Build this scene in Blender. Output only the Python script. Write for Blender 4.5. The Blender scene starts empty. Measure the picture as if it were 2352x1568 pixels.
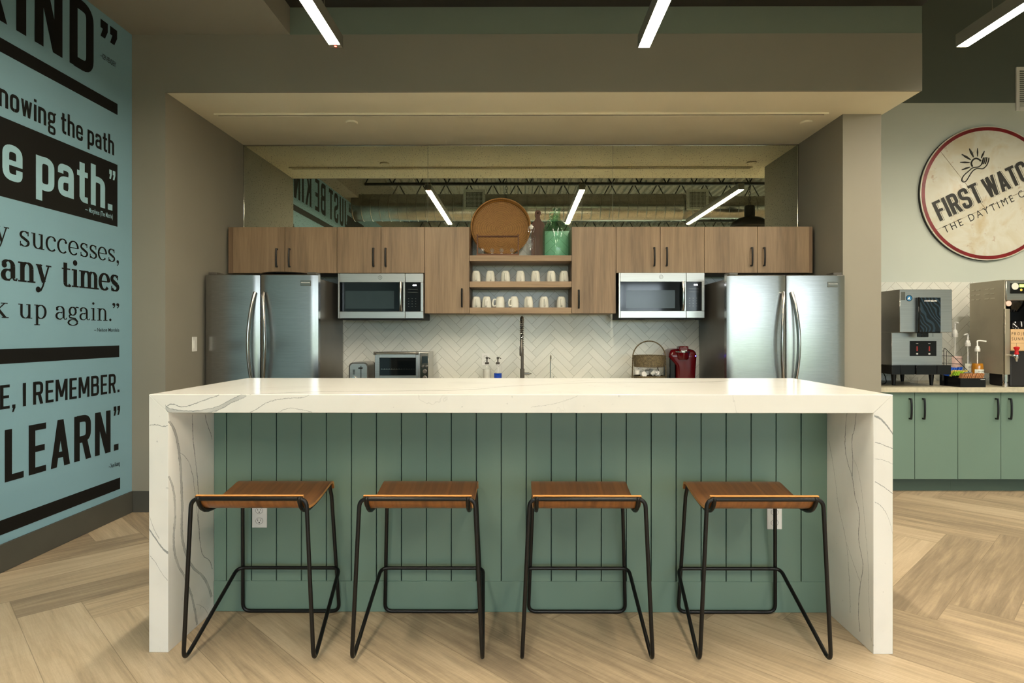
import bpy, bmesh, math, random
from mathutils import Vector, Matrix, Euler
random.seed(7)
PI = math.pi
scene = bpy.context.scene
COL = scene.collection

# ------------------------------------------------------------------ camera
F, CX, HY, CAMH, TH = 1440.0, 1187.0, 764.0, 1.31, 0.0049
cam = bpy.data.cameras.new('camera')
cam.sensor_width = 36.0
cam.lens = F / 2352 * 36.0
cam.shift_x = -(CX - 1176) / 2352
cam.shift_y = -(784 - HY) / 2352
cam.clip_start = 0.05
camo = bpy.data.objects.new('camera', cam)
COL.objects.link(camo)
camo.location = (0, 0, CAMH)
camo.rotation_euler = (PI / 2, 0, TH)
scene.camera = camo

# ------------------------------------------------------------------ view + world
scene.view_settings.view_transform = 'Standard'
scene.view_settings.look = 'None'
scene.view_settings.exposure = 3.0
scene.view_settings.gamma = 1.0
LAMP_POWER = 17.0
LAMP_COL = (1.0, 0.875, 0.67)
DAY = 1.2
SPOT_POWER = 6.5
world = bpy.data.worlds.new('world')
scene.world = world
world.use_nodes = True
wn = world.node_tree
wbg = wn.nodes['Background']
_tc = wn.nodes.new('ShaderNodeTexCoord')
_sp = wn.nodes.new('ShaderNodeSeparateXYZ')
_rp = wn.nodes.new('ShaderNodeValToRGB')
wn.links.new(_tc.outputs['Generated'], _sp.inputs[0])
_mr = wn.nodes.new('ShaderNodeMapRange')
_mr.inputs[1].default_value = -0.4
_mr.inputs[2].default_value = 0.6
wn.links.new(_sp.outputs[2], _mr.inputs[0])
wn.links.new(_mr.outputs[0], _rp.inputs[0])
cr = _rp.color_ramp
cr.elements[0].position = 0.30; cr.elements[0].color = (0.20, 0.22, 0.16, 1)
cr.elements[1].position = 0.90; cr.elements[1].color = (0.50, 0.72, 1.0, 1)
e = cr.elements.new(0.39); e.color = (0.16, 0.24, 0.12, 1)
e = cr.elements.new(0.43); e.color = (0.85, 0.95, 1.0, 1)
wn.links.new(_rp.outputs[0], wbg.inputs[0])
wbg.inputs[1].default_value = DAY

cyc = scene.cycles
cyc.max_bounces = 10
cyc.diffuse_bounces = 5
cyc.glossy_bounces = 5
cyc.transmission_bounces = 8
cyc.transparent_max_bounces = 12
cyc.caustics_reflective = False
cyc.caustics_refractive = False
cyc.sample_clamp_indirect = 4.0
cyc.use_denoising = True

# ------------------------------------------------------------------ pixel helpers (2352x1568 frame)
_c, _s = math.cos(TH), math.sin(TH)
def at(px, py, Y):
    a = (px - CX) / F
    X = Y * (a * _c - _s) / (_c + a * _s)
    d = -X * _s + Y * _c
    return X, CAMH - (py - HY) * d / F
def atx(px, py, X):
    a = (px - CX) / F
    Y = X * (_c + a * _s) / (a * _c - _s)
    d = -X * _s + Y * _c
    return Y, CAMH - (py - HY) * d / F
def atz(px, py, Z):
    d = F * (CAMH - Z) / (py - HY)
    xc = (px - CX) / F * d
    return xc * _c - d * _s, xc * _s + d * _c
def ax(px, Y): return at(px, HY, Y)[0]
def az(py, Y, px=1194): return at(px, py, Y)[1]

# ------------------------------------------------------------------ materials
def lin(c):
    return tuple((v / 12.92 if v <= 0.04045 else ((v + 0.055) / 1.055) ** 2.4) for v in [x / 255 for x in c])
class NT:
    def __init__(s, name):
        s.m = bpy.data.materials.new(name); s.m.use_nodes = True
        s.t = s.m.node_tree; s.n = s.t.nodes
        s.b = s.n['Principled BSDF']
    def new(s, typ): return s.n.new(typ)
    def put(s, inp, v):
        if isinstance(v, bpy.types.NodeSocket): s.t.links.new(v, inp)
        elif isinstance(v, (tuple, list)):
            v = tuple(v)
            if len(inp.default_value) == 4 and len(v) == 3: v = v + (1,)
            inp.default_value = v
        else: inp.default_value = v
    def math(s, op, a, b=None, c=None, clamp=False):
        n = s.new('ShaderNodeMath'); n.operation = op; n.use_clamp = clamp
        for i, v in enumerate((a, b, c)):
            if v is not None: s.put(n.inputs[i], v)
        return n.outputs[0]
    def mix(s, f, a, b, blend='MIX'):
        n = s.new('ShaderNodeMix'); n.data_type = 'RGBA'; n.blend_type = blend
        s.put(n.inputs[0], f); s.put(n.inputs[6], a); s.put(n.inputs[7], b)
        return n.outputs[2]
    def ramp(s, f, stops):
        n = s.new('ShaderNodeValToRGB'); s.put(n.inputs[0], f)
        r = n.color_ramp
        r.elements[0].position, r.elements[1].position = stops[0][0], stops[-1][0]
        r.elements[0].color = tuple(stops[0][1]) + (1,); r.elements[1].color = tuple(stops[-1][1]) + (1,)
        for p, c in stops[1:-1]:
            el = r.elements.new(p); el.color = tuple(c) + (1,)
        return n.outputs[0]
    def smooth(s, v, a, b, o0=0.0, o1=1.0):
        n = s.new('ShaderNodeMapRange'); n.interpolation_type = 'SMOOTHSTEP'
        s.put(n.inputs[0], v)
        for i, x in enumerate((a, b, o0, o1)): n.inputs[i + 1].default_value = x
        return n.outputs[0]
    def noise(s, vec=None, scale=5, detail=3, rough=0.5, dist=0.0):
        n = s.new('ShaderNodeTexNoise'); 
        if vec is not None: s.put(n.inputs['Vector'], vec)
        n.inputs['Scale'].default_value = scale; n.inputs['Detail'].default_value = detail
        n.inputs['Roughness'].default_value = rough; n.inputs['Distortion'].default_value = dist
        return n.outputs[0]
    def pos(s):
        return s.new('ShaderNodeNewGeometry').outputs['Position']
    def objc(s):
        return s.new('ShaderNodeTexCoord').outputs['Object']
    def sep(s, v):
        n = s.new('ShaderNodeSeparateXYZ'); s.put(n.inputs[0], v); return n.outputs
    def comb(s, x, y, z):
        n = s.new('ShaderNodeCombineXYZ')
        for i, v in enumerate((x, y, z)): s.put(n.inputs[i], v)
        return n.outputs[0]
    def scalev(s, v, k):
        n = s.new('ShaderNodeMapping'); s.put(n.inputs[0], v); n.inputs['Scale'].default_value = k
        return n.outputs[0]
    def bump(s, h, strength=0.2, dist=0.002):
        n = s.new('ShaderNodeBump'); s.put(n.inputs['Height'], h)
        n.inputs['Strength'].default_value = strength; n.inputs['Distance'].default_value = dist
        s.t.links.new(n.outputs[0], s.b.inputs['Normal'])
    def set(s, **k):
        names = dict(col='Base Color', rough='Roughness', metal='Metallic', spec='Specular IOR Level', trans='Transmission Weight',
                     ior='IOR', aniso='Anisotropic', coat='Coat Weight', coatr='Coat Roughness', emc='Emission Color', ems='Emission Strength', alpha='Alpha')
        for a, v in k.items(): s.put(s.b.inputs[names[a]], v)
        return s
def plain(name, rgb, rough=0.5, metal=0.0, var=0.06, scale=6, **k):
    """procedural paint / plastic: a base colour with a faint mottle"""
    t = NT(name); c = lin(rgb)
    n = t.noise(t.objc(), scale, 3)
    f = t.smooth(n, 0.3, 0.7)
    t.set(col=t.mix(f, tuple(v * (1 - var) for v in c), tuple(min(1, v * (1 + var)) for v in c)), rough=rough, metal=metal, **k)
    return t.m
def paint(name, rgb, rough=0.7):
    t = NT(name); c = lin(rgb)
    n = t.noise(t.pos(), 1.3, 2); f = t.smooth(n, 0.3, 0.7)
    t.set(col=t.mix(f, tuple(v * 0.97 for v in c), tuple(v * 1.03 for v in c)), rough=rough, spec=0.3)
    t.bump(t.noise(t.pos(), 220, 2), 0.06, 0.001)
    return t.m
def steel(name, v=(0.56, 0.55, 0.53), rough=0.28, axis='X', streak=0.12, aniso=0.75):
    t = NT(name)
    p = t.objc()
    k = (2, 400, 400) if axis == 'X' else (400, 400, 2)
    n = t.noise(t.scalev(p, k), 1, 2)
    f = t.smooth(n, 0.35, 0.65)
    t.set(col=t.mix(f, tuple(x * (1 - streak) for x in v), v), metal=1.0, rough=rough, aniso=aniso)
    tn = t.new('ShaderNodeTangent'); tn.direction_type = 'RADIAL'; tn.axis = 'Z'
    t.t.links.new(tn.outputs[0], t.b.inputs['Tangent'])
    return t.m
def wood(name, dark, light, rough=0.45, axis='Z', fine=60, scale=1.0, contrast=0.5, coat=0.0, obj=False):
    t = NT(name)
    p = t.objc() if obj else t.pos()
    st = {'Z': (1, 1, 0.06), 'X': (0.06, 1, 1), 'Y': (1, 0.05, 0.05)}[axis]
    q = t.scalev(p, tuple(x * scale for x in st))
    big = t.noise(q, 7, 3, 0.55, 1.2)
    fn = t.noise(q, fine, 4, 0.6)
    rg = t.math('FRACT', t.math('MULTIPLY', t.noise(q, 3.0, 2, 0.5, 0.3), 7.0))
    rg = t.math('ABSOLUTE', t.math('SUBTRACT', rg, 0.5))
    f = t.math('ADD', t.math('MULTIPLY', big, 0.46), t.math('ADD', t.math('MULTIPLY', fn, 0.44), t.math('MULTIPLY', rg, 0.3)))
    f = t.smooth(f, 0.5 - contrast / 2, 0.5 + contrast / 2)
    t.set(col=t.mix(f, lin(dark), lin(light)), rough=rough, coat=coat, spec=0.4)
    t.bump(fn, 0.08, 0.001)
    return t.m
def glassm(name, col=(1, 1, 1), rough=0.0):
    """thin clear glass: straight-through transparency under a fresnel sheen"""
    t = NT(name)
    tr = t.new('ShaderNodeBsdfTransparent'); t.put(tr.inputs[0], col)
    gl = t.new('ShaderNodeBsdfGlossy'); gl.inputs['Roughness'].default_value = max(rough, 0.02)
    lw = t.new('ShaderNodeLayerWeight'); lw.inputs[0].default_value = 0.5
    fr = t.math('ADD', t.math('MULTIPLY', t.math('POWER', lw.outputs['Facing'], 4.0), 0.55), 0.05)
    mx = t.new('ShaderNodeMixShader')
    t.t.links.new(fr, mx.inputs[0]); t.t.links.new(tr.outputs[0], mx.inputs[1]); t.t.links.new(gl.outputs[0], mx.inputs[2])
    t.t.links.new(mx.outputs[0], t.n['Material Output'].inputs[0])
    return t.m
def emit(name, col, st):
    t = NT(name); t.set(col=col, emc=col, ems=st, rough=0.4); return t.m

def herring(t, U, V, k):
    """herringbone of 1 x k planks on the U,V lattice: along, across, id, edge distance"""
    i = t.math('FLOOR', U); j = t.math('FLOOR', V)
    fu = t.math('SUBTRACT', U, i); fv = t.math('SUBTRACT', V, j)
    tt = t.math('FLOORED_MODULO', t.math('ADD', t.math('SUBTRACT', i, j), 0.01), 2.0 * k)
    tt = t.math('FLOOR', tt)
    vert = t.math('GREATER_THAN', tt, k - 0.5)
    s2 = t.math('SUBTRACT', 2 * k - 1.0, tt)
    def sel(a, b):  # vert ? b : a
        return t.math('ADD', t.math('MULTIPLY', a, t.math('SUBTRACT', 1.0, vert)), t.math('MULTIPLY', b, vert))
    along = sel(t.math('ADD', tt, fu), t.math('ADD', s2, fv))
    across = sel(fv, fu)
    id1 = sel(t.math('SUBTRACT', i, tt), i)
    id2 = sel(j, t.math('SUBTRACT', j, s2))
    e1 = t.math('MINIMUM', across, t.math('SUBTRACT', 1.0, across))
    e2 = t.math('MINIMUM', along, t.math('SUBTRACT', float(k), along))
    edge = t.math('MINIMUM', e1, e2)
    idv = t.comb(id1, id2, t.math('MULTIPLY', vert, 13.0))
    wnz = t.new('ShaderNodeTexWhiteNoise'); wnz.noise_dimensions = '3D'; t.put(wnz.inputs[0], idv)
    return along, across, wnz.outputs['Value'], wnz.outputs['Color'], edge, vert

def floor_mat():
    t = NT('oak_herringbone_planks')
    x, y, z = t.sep(t.pos())
    u = 0.351
    U = t.math('DIVIDE', t.math('SUBTRACT', t.math('ADD', x, y), 0.908), u)
    V = t.math('DIVIDE', t.math('ADD', t.math('SUBTRACT', x, y), 5.18), u)
    al, ac, rv, rc, ed, ve = herring(t, U, V, 6)
    off = t.math('MULTIPLY', rv, 91.0)
    gv = t.comb(t.math('MULTIPLY', al, 0.10), t.math('ADD', ac, off), off)
    big = t.noise(gv, 3.2, 4, 0.6, 1.1)
    med = t.noise(t.comb(t.math('MULTIPLY', al, 0.08), t.math('ADD', t.math('MULTIPLY', ac, 2.0), off), off), 7, 5, 0.65, 0.6)
    fine = t.noise(t.comb(t.math('MULTIPLY', al, 0.5), t.math('ADD', t.math('MULTIPLY', ac, 8.0), off), off), 12, 3, 0.6)
    saw = t.noise(t.comb(t.math('MULTIPLY', al, 14.0), t.math('MULTIPLY', ac, 1.2), off), 2.0, 2, 0.5)
    f = t.math('ADD', t.math('MULTIPLY', big, 0.46), t.math('ADD', t.math('MULTIPLY', med, 0.36), t.math('MULTIPLY', fine, 0.18)))
    f = t.math('ADD', f, t.math('MULTIPLY', t.math('SUBTRACT', rv, 0.5), 0.24))
    f = t.math('ADD', f, t.math('MULTIPLY', t.math('SUBTRACT', saw, 0.5), 0.06))
    col = t.ramp(f, [(0.22, lin((112, 98, 83))), (0.40, lin((149, 132, 110))), (0.55, lin((180, 161, 134))), (0.78, lin((210, 193, 166)))])
    seam = t.smooth(ed, 0.002, 0.009, 0.45, 1.0)
    col = t.mix(t.math('MULTIPLY', seam, 1.0), lin((98, 82, 62)), col)
    t.set(col=col, rough=t.smooth(fine, 0.2, 0.8, 0.38, 0.5), spec=0.4)
    t.bump(t.math('ADD', t.math('MULTIPLY', fine, 0.3), seam), 0.12, 0.001)
    return t.m
def tile_mat():
    t = NT('white_herringbone_tile')
    x, y, z = t.sep(t.pos())
    w = 0.0624 * math.sqrt(2)
    U = t.math('DIVIDE', t.math('ADD', t.math('SUBTRACT', x, z), 40 * w + 0.045), w)
    V = t.math('DIVIDE', t.math('ADD', t.math('MULTIPLY', t.math('ADD', x, z), -1.0), 40 * w + 0.0), w)
    al, ac, rv, rc, ed, ve = herring(t, U, V, 4)
    c0, c1 = lin((214, 217, 210)), lin((232, 232, 224))
    mott = t.noise(t.pos(), 18, 2)
    col = t.mix(t.math('ADD', t.math('MULTIPLY', rv, 0.6), t.math('MULTIPLY', mott, 0.4)), c0, c1)
    g = t.smooth(ed, 0.010, 0.028)
    col = t.mix(g, lin((150, 152, 140)), col)
    t.set(col=col, rough=t.math('ADD', 0.6, t.math('MULTIPLY', g, -0.42)), spec=0.5)
    t.bump(t.math('ADD', g, t.math('MULTIPLY', mott, 0.1)), 0.25, 0.001)
    return t.m

def marble(name, veins):
    """white quartz with drawn veins; veins = (face, points, width, strength); face 'x','y','z' names the plane's normal"""
    t = NT(name)
    P = t.pos(); x, y, z = t.sep(P)
    g = t.new('ShaderNodeNewGeometry'); nx, ny, nz = t.sep(g.outputs['Normal'])
    jit = t.math('SUBTRACT', t.noise(P, 16, 4, 0.6), 0.5)
    jit2 = t.math('SUBTRACT', t.noise(P, 110, 3, 0.7), 0.5)
    base = lin((226, 226, 222)); grey = lin((120, 125, 126))
    cloud = t.noise(P, 3.0, 3, 0.6, 0.6)
    col = t.mix(t.smooth(cloud, 0.48, 0.75), base, tuple(v * 0.93 for v in base))
    thin = t.math('ABSOLUTE', t.math('SUBTRACT', t.noise(t.scalev(P, (1, 1, 0.45)), 2.3, 5, 0.55, 0.8), 0.5))
    m = t.math('MULTIPLY', t.smooth(thin, 0.0, 0.005, 1.0, 0.0), t.smooth(t.noise(P, 2.1, 2), 0.54, 0.70, 0.0, 0.22))
    col = t.mix(m, col, grey)
    sp = t.smooth(t.noise(P, 38, 2, 0.5), 0.72, 0.80, 0.0, 0.35)
    col = t.mix(sp, col, grey)
    sel = {'x': t.math('ABSOLUTE', nx), 'y': t.math('ABSOLUTE', ny), 'z': t.math('ABSOLUTE', nz)}
    sel = {k: t.math('GREATER_THAN', v, 0.6) for k, v in sel.items()}
    for face, pts, w, stn in veins:
        a_s, b_s = {'x': (y, z), 'y': (z, x), 'z': (y, x)}[face]   # value a as a function of b
        if face == 'Y': pass
        bs = [p[1] for p in pts]; as_ = [p[0] for p in pts]
        b0, b1 = min(bs), max(bs); a0, a1 = min(as_) - 0.05, max(as_) + 0.05
        fc = t.new('ShaderNodeFloatCurve')
        cv = fc.mapping.curves[0]
        srt = sorted(((b - b0) / (b1 - b0), (a - a0) / (a1 - a0)) for a, b in pts)
        cv.points[0].location = srt[0]; cv.points[1].location = srt[-1]
        for q in srt[1:-1]: cv.points.new(*q)
        fc.mapping.update()
        bn = t.math('DIVIDE', t.math('SUBTRACT', b_s, b0), b1 - b0)
        t.put(fc.inputs['Value'], t.math('ADD', bn, 0.0, clamp=True))
        av = t.math('ADD', t.math('MULTIPLY', fc.outputs[0], a1 - a0), a0)
        d = t.math('SUBTRACT', a_s, av)
        d = t.math('ADD', d, t.math('ADD', t.math('MULTIPLY', jit, 0.012), t.math('MULTIPLY', jit2, 0.010)))
        d = t.math('ABSOLUTE', d)
        body = t.smooth(d, w * 0.55, w, stn, 0.0)
        if w > 0.006:   # wide vein: darker rims
            rim = t.smooth(t.math('ABSOLUTE', t.math('SUBTRACT', d, w * 0.75)), 0.0, w * 0.3, 0.9, 0.0)
            body = t.math('MAXIMUM', t.math('MULTIPLY', body, 0.62), rim)
        inr = t.math('MULTIPLY', t.math('GREATER_THAN', bn, 0.0), t.math('LESS_THAN', bn, 1.0))
        body = t.math('MULTIPLY', body, t.math('MULTIPLY', inr, sel[face]))
        body = t.math('MULTIPLY', body, t.smooth(t.noise(P, 9, 2), 0.25, 0.5, 0.55, 1.0))
        col = t.mix(body, col, grey)
    t.set(col=col, rough=0.14, spec=0.5)
    return t.m

M = {}
M['floor'] = floor_mat()
M['tile'] = tile_mat()
M['taupe'] = paint('taupe_paint', (142, 138, 126))
M['taupe_dark'] = paint('dark_taupe_paint', (122, 116, 104))
M['teal_wall'] = paint('pale_teal_mural_paint', (125, 164, 180), 0.6)
M['teal_upper'] = paint('grey_teal_paint', (120, 132, 120))
M['pale_wall'] = paint('pale_grey_green_paint', (198, 205, 196))
M['dark_upper'] = paint('dark_grey_green_paint', (94, 102, 94))
M['cream'] = paint('cream_ceiling_paint', (236, 231, 208))
M['baseboard'] = plain('charcoal_vinyl_base', (74, 74, 68), 0.5)
M['ink'] = plain('black_vinyl', (11, 11, 10), 0.6, spec=0.25)
M['ink_teal'] = plain('pale_teal_vinyl', (146, 186, 200), 0.5)
M['sage'] = paint('sage_green_lacquer', (106, 130, 118), 0.34)
M['sage_dark'] = paint('deep_sage_lacquer', (80, 98, 88), 0.45)
M['walnut'] = wood('walnut_laminate', (102, 83, 64), (161, 136, 107), 0.42, 'Z', contrast=0.75)
M['walnut_h'] = wood('walnut_laminate_shelf', (116, 94, 72), (174, 147, 116), 0.42, 'X', contrast=0.75)
M['walnut_side'] = wood('walnut_laminate_side', (96, 76, 58), (134, 110, 86), 0.45, 'Z', contrast=0.75)
M['seat'] = wood('zebrano_plywood', (92, 54, 25), (158, 102, 52), 0.3, 'Y', fine=30, scale=2.6, contrast=0.7, coat=0.2, obj=True)
M['seat_edge'] = wood('plywood_edge', (176, 120, 62), (214, 158, 92), 0.4, 'X', obj=True)
M['dark_wood'] = wood('dark_stained_wood', (58, 34, 20), (96, 58, 36), 0.45, 'Z', obj=True)
M['rack_wood'] = wood('brown_wood', (84, 52, 32), (128, 84, 54), 0.5, 'X', obj=True)
M['black'] = plain('black_powder_coat', (10, 10, 10), 0.36, spec=0.35)
M['black_gloss'] = plain('black_gloss_plastic', (12, 13, 15), 0.12)
M['black_matte'] = plain('black_matte_plastic', (24, 24, 25), 0.6)
M['steel'] = steel('brushed_steel', (0.52, 0.51, 0.48), 0.28, aniso=0.6)
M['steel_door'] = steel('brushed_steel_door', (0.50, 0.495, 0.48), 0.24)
M['steel_door_shaded'] = steel('shaded_steel_door', (0.36, 0.36, 0.35), 0.22)  # same steel as the other refrigerator, dim reflections put into its colour
M['steel_grey'] = steel('dark_brushed_steel', (0.33, 0.32, 0.30), 0.3)
M['steel_side'] = plain('grey_enamel_side', (98, 94, 88), 0.3, 0.35)
M['chrome'] = plain('polished_chrome', (205, 203, 198), 0.12, 1.0, var=0.02)
M['chrome_warm'] = plain('satin_nickel', (176, 175, 172), 0.16, 1.0, var=0.02)
M['galv'] = plain('galvanised_steel', (178, 177, 170), 0.24, 0.95, var=0.08, scale=9)
M['deck'] = paint('grey_steel_deck', (160, 160, 150))
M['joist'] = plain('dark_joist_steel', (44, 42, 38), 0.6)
M['white'] = plain('white_plastic', (228, 228, 224), 0.35)
M['ceramic'] = plain('white_glazed_ceramic', (226, 226, 216), 0.12, var=0.02)
M['glass'] = glassm('clear_glass')
M['window_glass'] = glassm('window_glass', (0.97, 0.99, 1.0))
M['oven_glass'] = plain('dark_oven_glass', (10, 14, 17), 0.06)
M['inner_glass'] = plain('grey_oven_screen', (44, 56, 60), 0.12)
M['satin'] = plain('satin_stainless', (168, 160, 142), 0.3, 0.55, var=0.05)
M['counter'] = plain('beige_laminate_counter', (186, 180, 158), 0.35, var=0.08, scale=40)
M['red'] = plain('dark_red_gloss', (82, 6, 13), 0.15)
M['red_tap'] = plain('bright_red_plastic', (190, 24, 28), 0.3)
M['blue_led'] = emit('blue_led', (0.05, 0.05, 1.0), 4.0)
M['red_led'] = emit('red_led', (1.0, 0.05, 0.03), 3.0)
M['white_led'] = emit('white_display_led', (0.9, 0.95, 1.0), 2.5)
M['green_lcd'] = emit('green_lcd', (0.35, 0.75, 0.05), 1.0)
M['lens'] = emit('lamp_diffuser', LAMP_COL, LAMP_POWER)
M['spot_lens'] = emit('spot_lens', (1.0, .9, .74), 12.0)
M['fixture'] = plain('grey_aluminium', (120, 120, 110), 0.5)
M['greytext'] = plain('pale_grey_print', (190, 190, 184), 0.5)
M['logo_grey'] = plain('silver_badge', (140, 140, 134), 0.25, 0.9)

# ------------------------------------------------------------------ mesh builder
class MB:
    def __init__(s): s.bm = bmesh.new(); s.sm = 180
    def box(s, x0, x1, y0, y1, z0, z1, bev=0.0, seg=1, mi=0):
        bm = s.bm
        vs = [bm.verts.new((x, y, z)) for x in (x0, x1) for y in (y0, y1) for z in (z0, z1)]
        fs = []
        for q in ((0, 1, 3, 2), (4, 6, 7, 5), (0, 4, 5, 1), (2, 3, 7, 6), (0, 2, 6, 4), (1, 5, 7, 3)):
            f = bm.faces.new([vs[k] for k in q]); f.material_index = mi; fs.append(f)
        if bev > 0:
            if seg > 1: s.sm = 15
            es = list({e for f in fs for e in f.edges})
            bmesh.ops.bevel(bm, geom=es, offset=bev, segments=seg, affect='EDGES', profile=0.5, clamp_overlap=True)
        return s
    def mesh(s, verts, faces, mi=0):
        vs = [s.bm.verts.new(v) for v in verts]
        for f in faces:
            try:
                q = s.bm.faces.new([vs[k] for k in f]); q.material_index = mi
            except ValueError: pass
        return s
    def grid(s, rows, closed_u=False, closed_v=False, mi=0):
        vs = [[s.bm.verts.new(p) for p in r] for r in rows]
        nu, nv = len(vs), len(vs[0])
        for a in range(nu if closed_u else nu - 1):
            for b in range(nv if closed_v else nv - 1):
                try:
                    f = s.bm.faces.new((vs[a][b], vs[a][(b + 1) % nv], vs[(a + 1) % nu][(b + 1) % nv], vs[(a + 1) % nu][b])); f.material_index = mi
                except ValueError: pass
        return vs
    def prism(s, pts, axis, a0, a1, mi=0):
        """extrude the 2-D outline along an axis: 'y' -> pts are (x,z); 'x' -> (y,z); 'z' -> (x,y)"""
        mk = {'y': lambda p, a: (p[0], a, p[1]), 'x': lambda p, a: (a, p[0], p[1]), 'z': lambda p, a: (p[0], p[1], a)}[axis]
        A = [s.bm.verts.new(mk(p, a0)) for p in pts]; B = [s.bm.verts.new(mk(p, a1)) for p in pts]
        n = len(pts)
        fs = [s.bm.faces.new(A), s.bm.faces.new(list(reversed(B)))]
        for k in range(n): fs.append(s.bm.faces.new((A[k], B[k], B[(k + 1) % n], A[(k + 1) % n])))
        for f in fs: f.material_index = mi
        return s
    def lathe(s, prof, c=(0, 0, 0), n=28, axis='z', mi=0):
        rows = []
        for r, h in prof:
            row = []
            for k in range(n):
                a = 2 * PI * k / n
                u, v = max(r, 1e-5) * math.cos(a), max(r, 1e-5) * math.sin(a)
                p = {'z': (u, v, h), 'y': (u, h, v), 'x': (h, u, v)}[axis]
                row.append((p[0] + c[0], p[1] + c[1], p[2] + c[2]))
            rows.append(row)
        s.grid(rows, False, True, mi)
        return s
    def tube(s, path, r, n=8, closed=False, mi=0, flat=1.0):
        P = [Vector(p) for p in path]
        N = len(P)
        tang = []
        for k in range(N):
            a = P[(k - 1) % N] if (k > 0 or closed) else P[k]
            b = P[(k + 1) % N] if (k < N - 1 or closed) else P[k]
            tang.append((b - a).normalized())
        up = Vector((0, 0, 1)) if abs(tang[0].z) < 0.9 else Vector((1, 0, 0))
        nrm = (up - tang[0] * up.dot(tang[0])).normalized()
        rows = []
        for k in range(N):
            nrm = (nrm - tang[k] * nrm.dot(tang[k])).normalized()
            bn = tang[k].cross(nrm)
            rr = r[k] if isinstance(r, (list, tuple)) else r
            rows.append([P[k] + nrm * (rr * math.cos(2 * PI * q / n)) + bn * (rr * flat * math.sin(2 * PI * q / n)) for q in range(n)])
        vs = s.grid(rows, closed, True, mi)
        if not closed:
            for end in (vs[0], list(reversed(vs[-1]))):
                try: s.bm.faces.new(end).material_index = mi
                except ValueError: pass
        return s
    def disc(s, c, r, axis='y', n=24, th=0.002, mi=0):
        return s.lathe([(0, -th / 2), (r, -th / 2), (r, th / 2), (0, th / 2)], c, n, axis, mi)
    def build(s, name, mat, root=None, world=True, smooth=40, label=None):
        bm = s.bm
        bmesh.ops.remove_doubles(bm, verts=bm.verts, dist=1e-6)
        bmesh.ops.recalc_face_normals(bm, faces=bm.faces)
        me = bpy.data.meshes.new(name)
        bm.to_mesh(me); bm.free()
        for m_ in (mat if isinstance(mat, (list, tuple)) else [mat]): me.materials.append(m_)
        for p in me.polygons: p.use_smooth = True
        me.set_sharp_from_angle(angle=math.radians(min(smooth, s.sm)))
        o = bpy.data.objects.new(name, me)
        COL.objects.link(o)
        if root is not None:
            o.parent = root
            if world:
                off = Vector((0, 0, 0)); q = root
                while q is not None: off += q.location; q = q.parent
                me.transform(Matrix.Translation(-off))
        if label: o['label'] = label
        return o
def fillet(pts, r, n=6, closed=False):
    P = [Vector(p) for p in pts]; N = len(P); out = []
    for k in range(N):
        if not closed and k in (0, N - 1): out.append(P[k]); continue
        a, b, c = P[k - 1], P[k], P[(k + 1) % N]
        u, v = (a - b), (c - b)
        ang = u.angle(v)
        if ang > PI - 0.05: out.append(b); continue
        d = min(r / math.tan(ang / 2), u.length * 0.48, v.length * 0.48)
        u.normalize(); v.normalize()
        p0, p1 = b + u * d, b + v * d
        for q in range(n + 1):
            t = q / n
            out.append(p0 * (1 - t) ** 2 + b * 2 * t * (1 - t) + p1 * t ** 2)
    return out
def smoothpath(pts, n=8):
    P = [Vector(p) for p in pts]; out = []
    for k in range(len(P) - 1):
        p0, p1, p2, p3 = P[max(k - 1, 0)], P[k], P[k + 1], P[min(k + 2, len(P) - 1)]
        for q in range(n):
            t = q / n
            out.append(0.5 * ((2 * p1) + (p2 - p0) * t + (2 * p0 - 5 * p1 + 4 * p2 - p3) * t * t + (3 * p1 - p0 - 3 * p2 + p3) * t ** 3))
    out.append(P[-1])
    return out
def thing(name, loc, label, cat, group=None, rotz=0.0):
    o = bpy.data.objects.new(name, None); COL.objects.link(o)
    o.empty_display_size = 0.1
    o.location = loc; o.rotation_euler = (0, 0, rotz)
    o['label'] = label; o['category'] = cat
    if group: o['group'] = group
    return o
def single(mb, name, mat, base, label, cat, group=None, world=True, smooth=40):
    """a thing that is one mesh; its origin is moved to its base"""
    o = mb.build(name, mat, None, True, smooth)
    if world: o.data.transform(Matrix.Translation(-Vector(base)))
    o.location = base
    o['label'] = label; o['category'] = cat
    if group: o['group'] = group
    return o
def struct(mb, name, mat, root=None):
    o = mb.build(name, mat, root)
    if root is None: o['kind'] = 'structure'
    return o
def dup(root, loc, label, rotz=None, group=None):
    r = root.copy(); COL.objects.link(r); r.location = loc
    if rotz is not None: r.rotation_euler = (0, 0, rotz)
    r['label'] = label
    if group: r['group'] = group
    for ch in list(root.children):
        c = ch.copy(); COL.objects.link(c); c.parent = r
        for g in list(ch.children):
            d = g.copy(); COL.objects.link(d); d.parent = c
    return r

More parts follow.
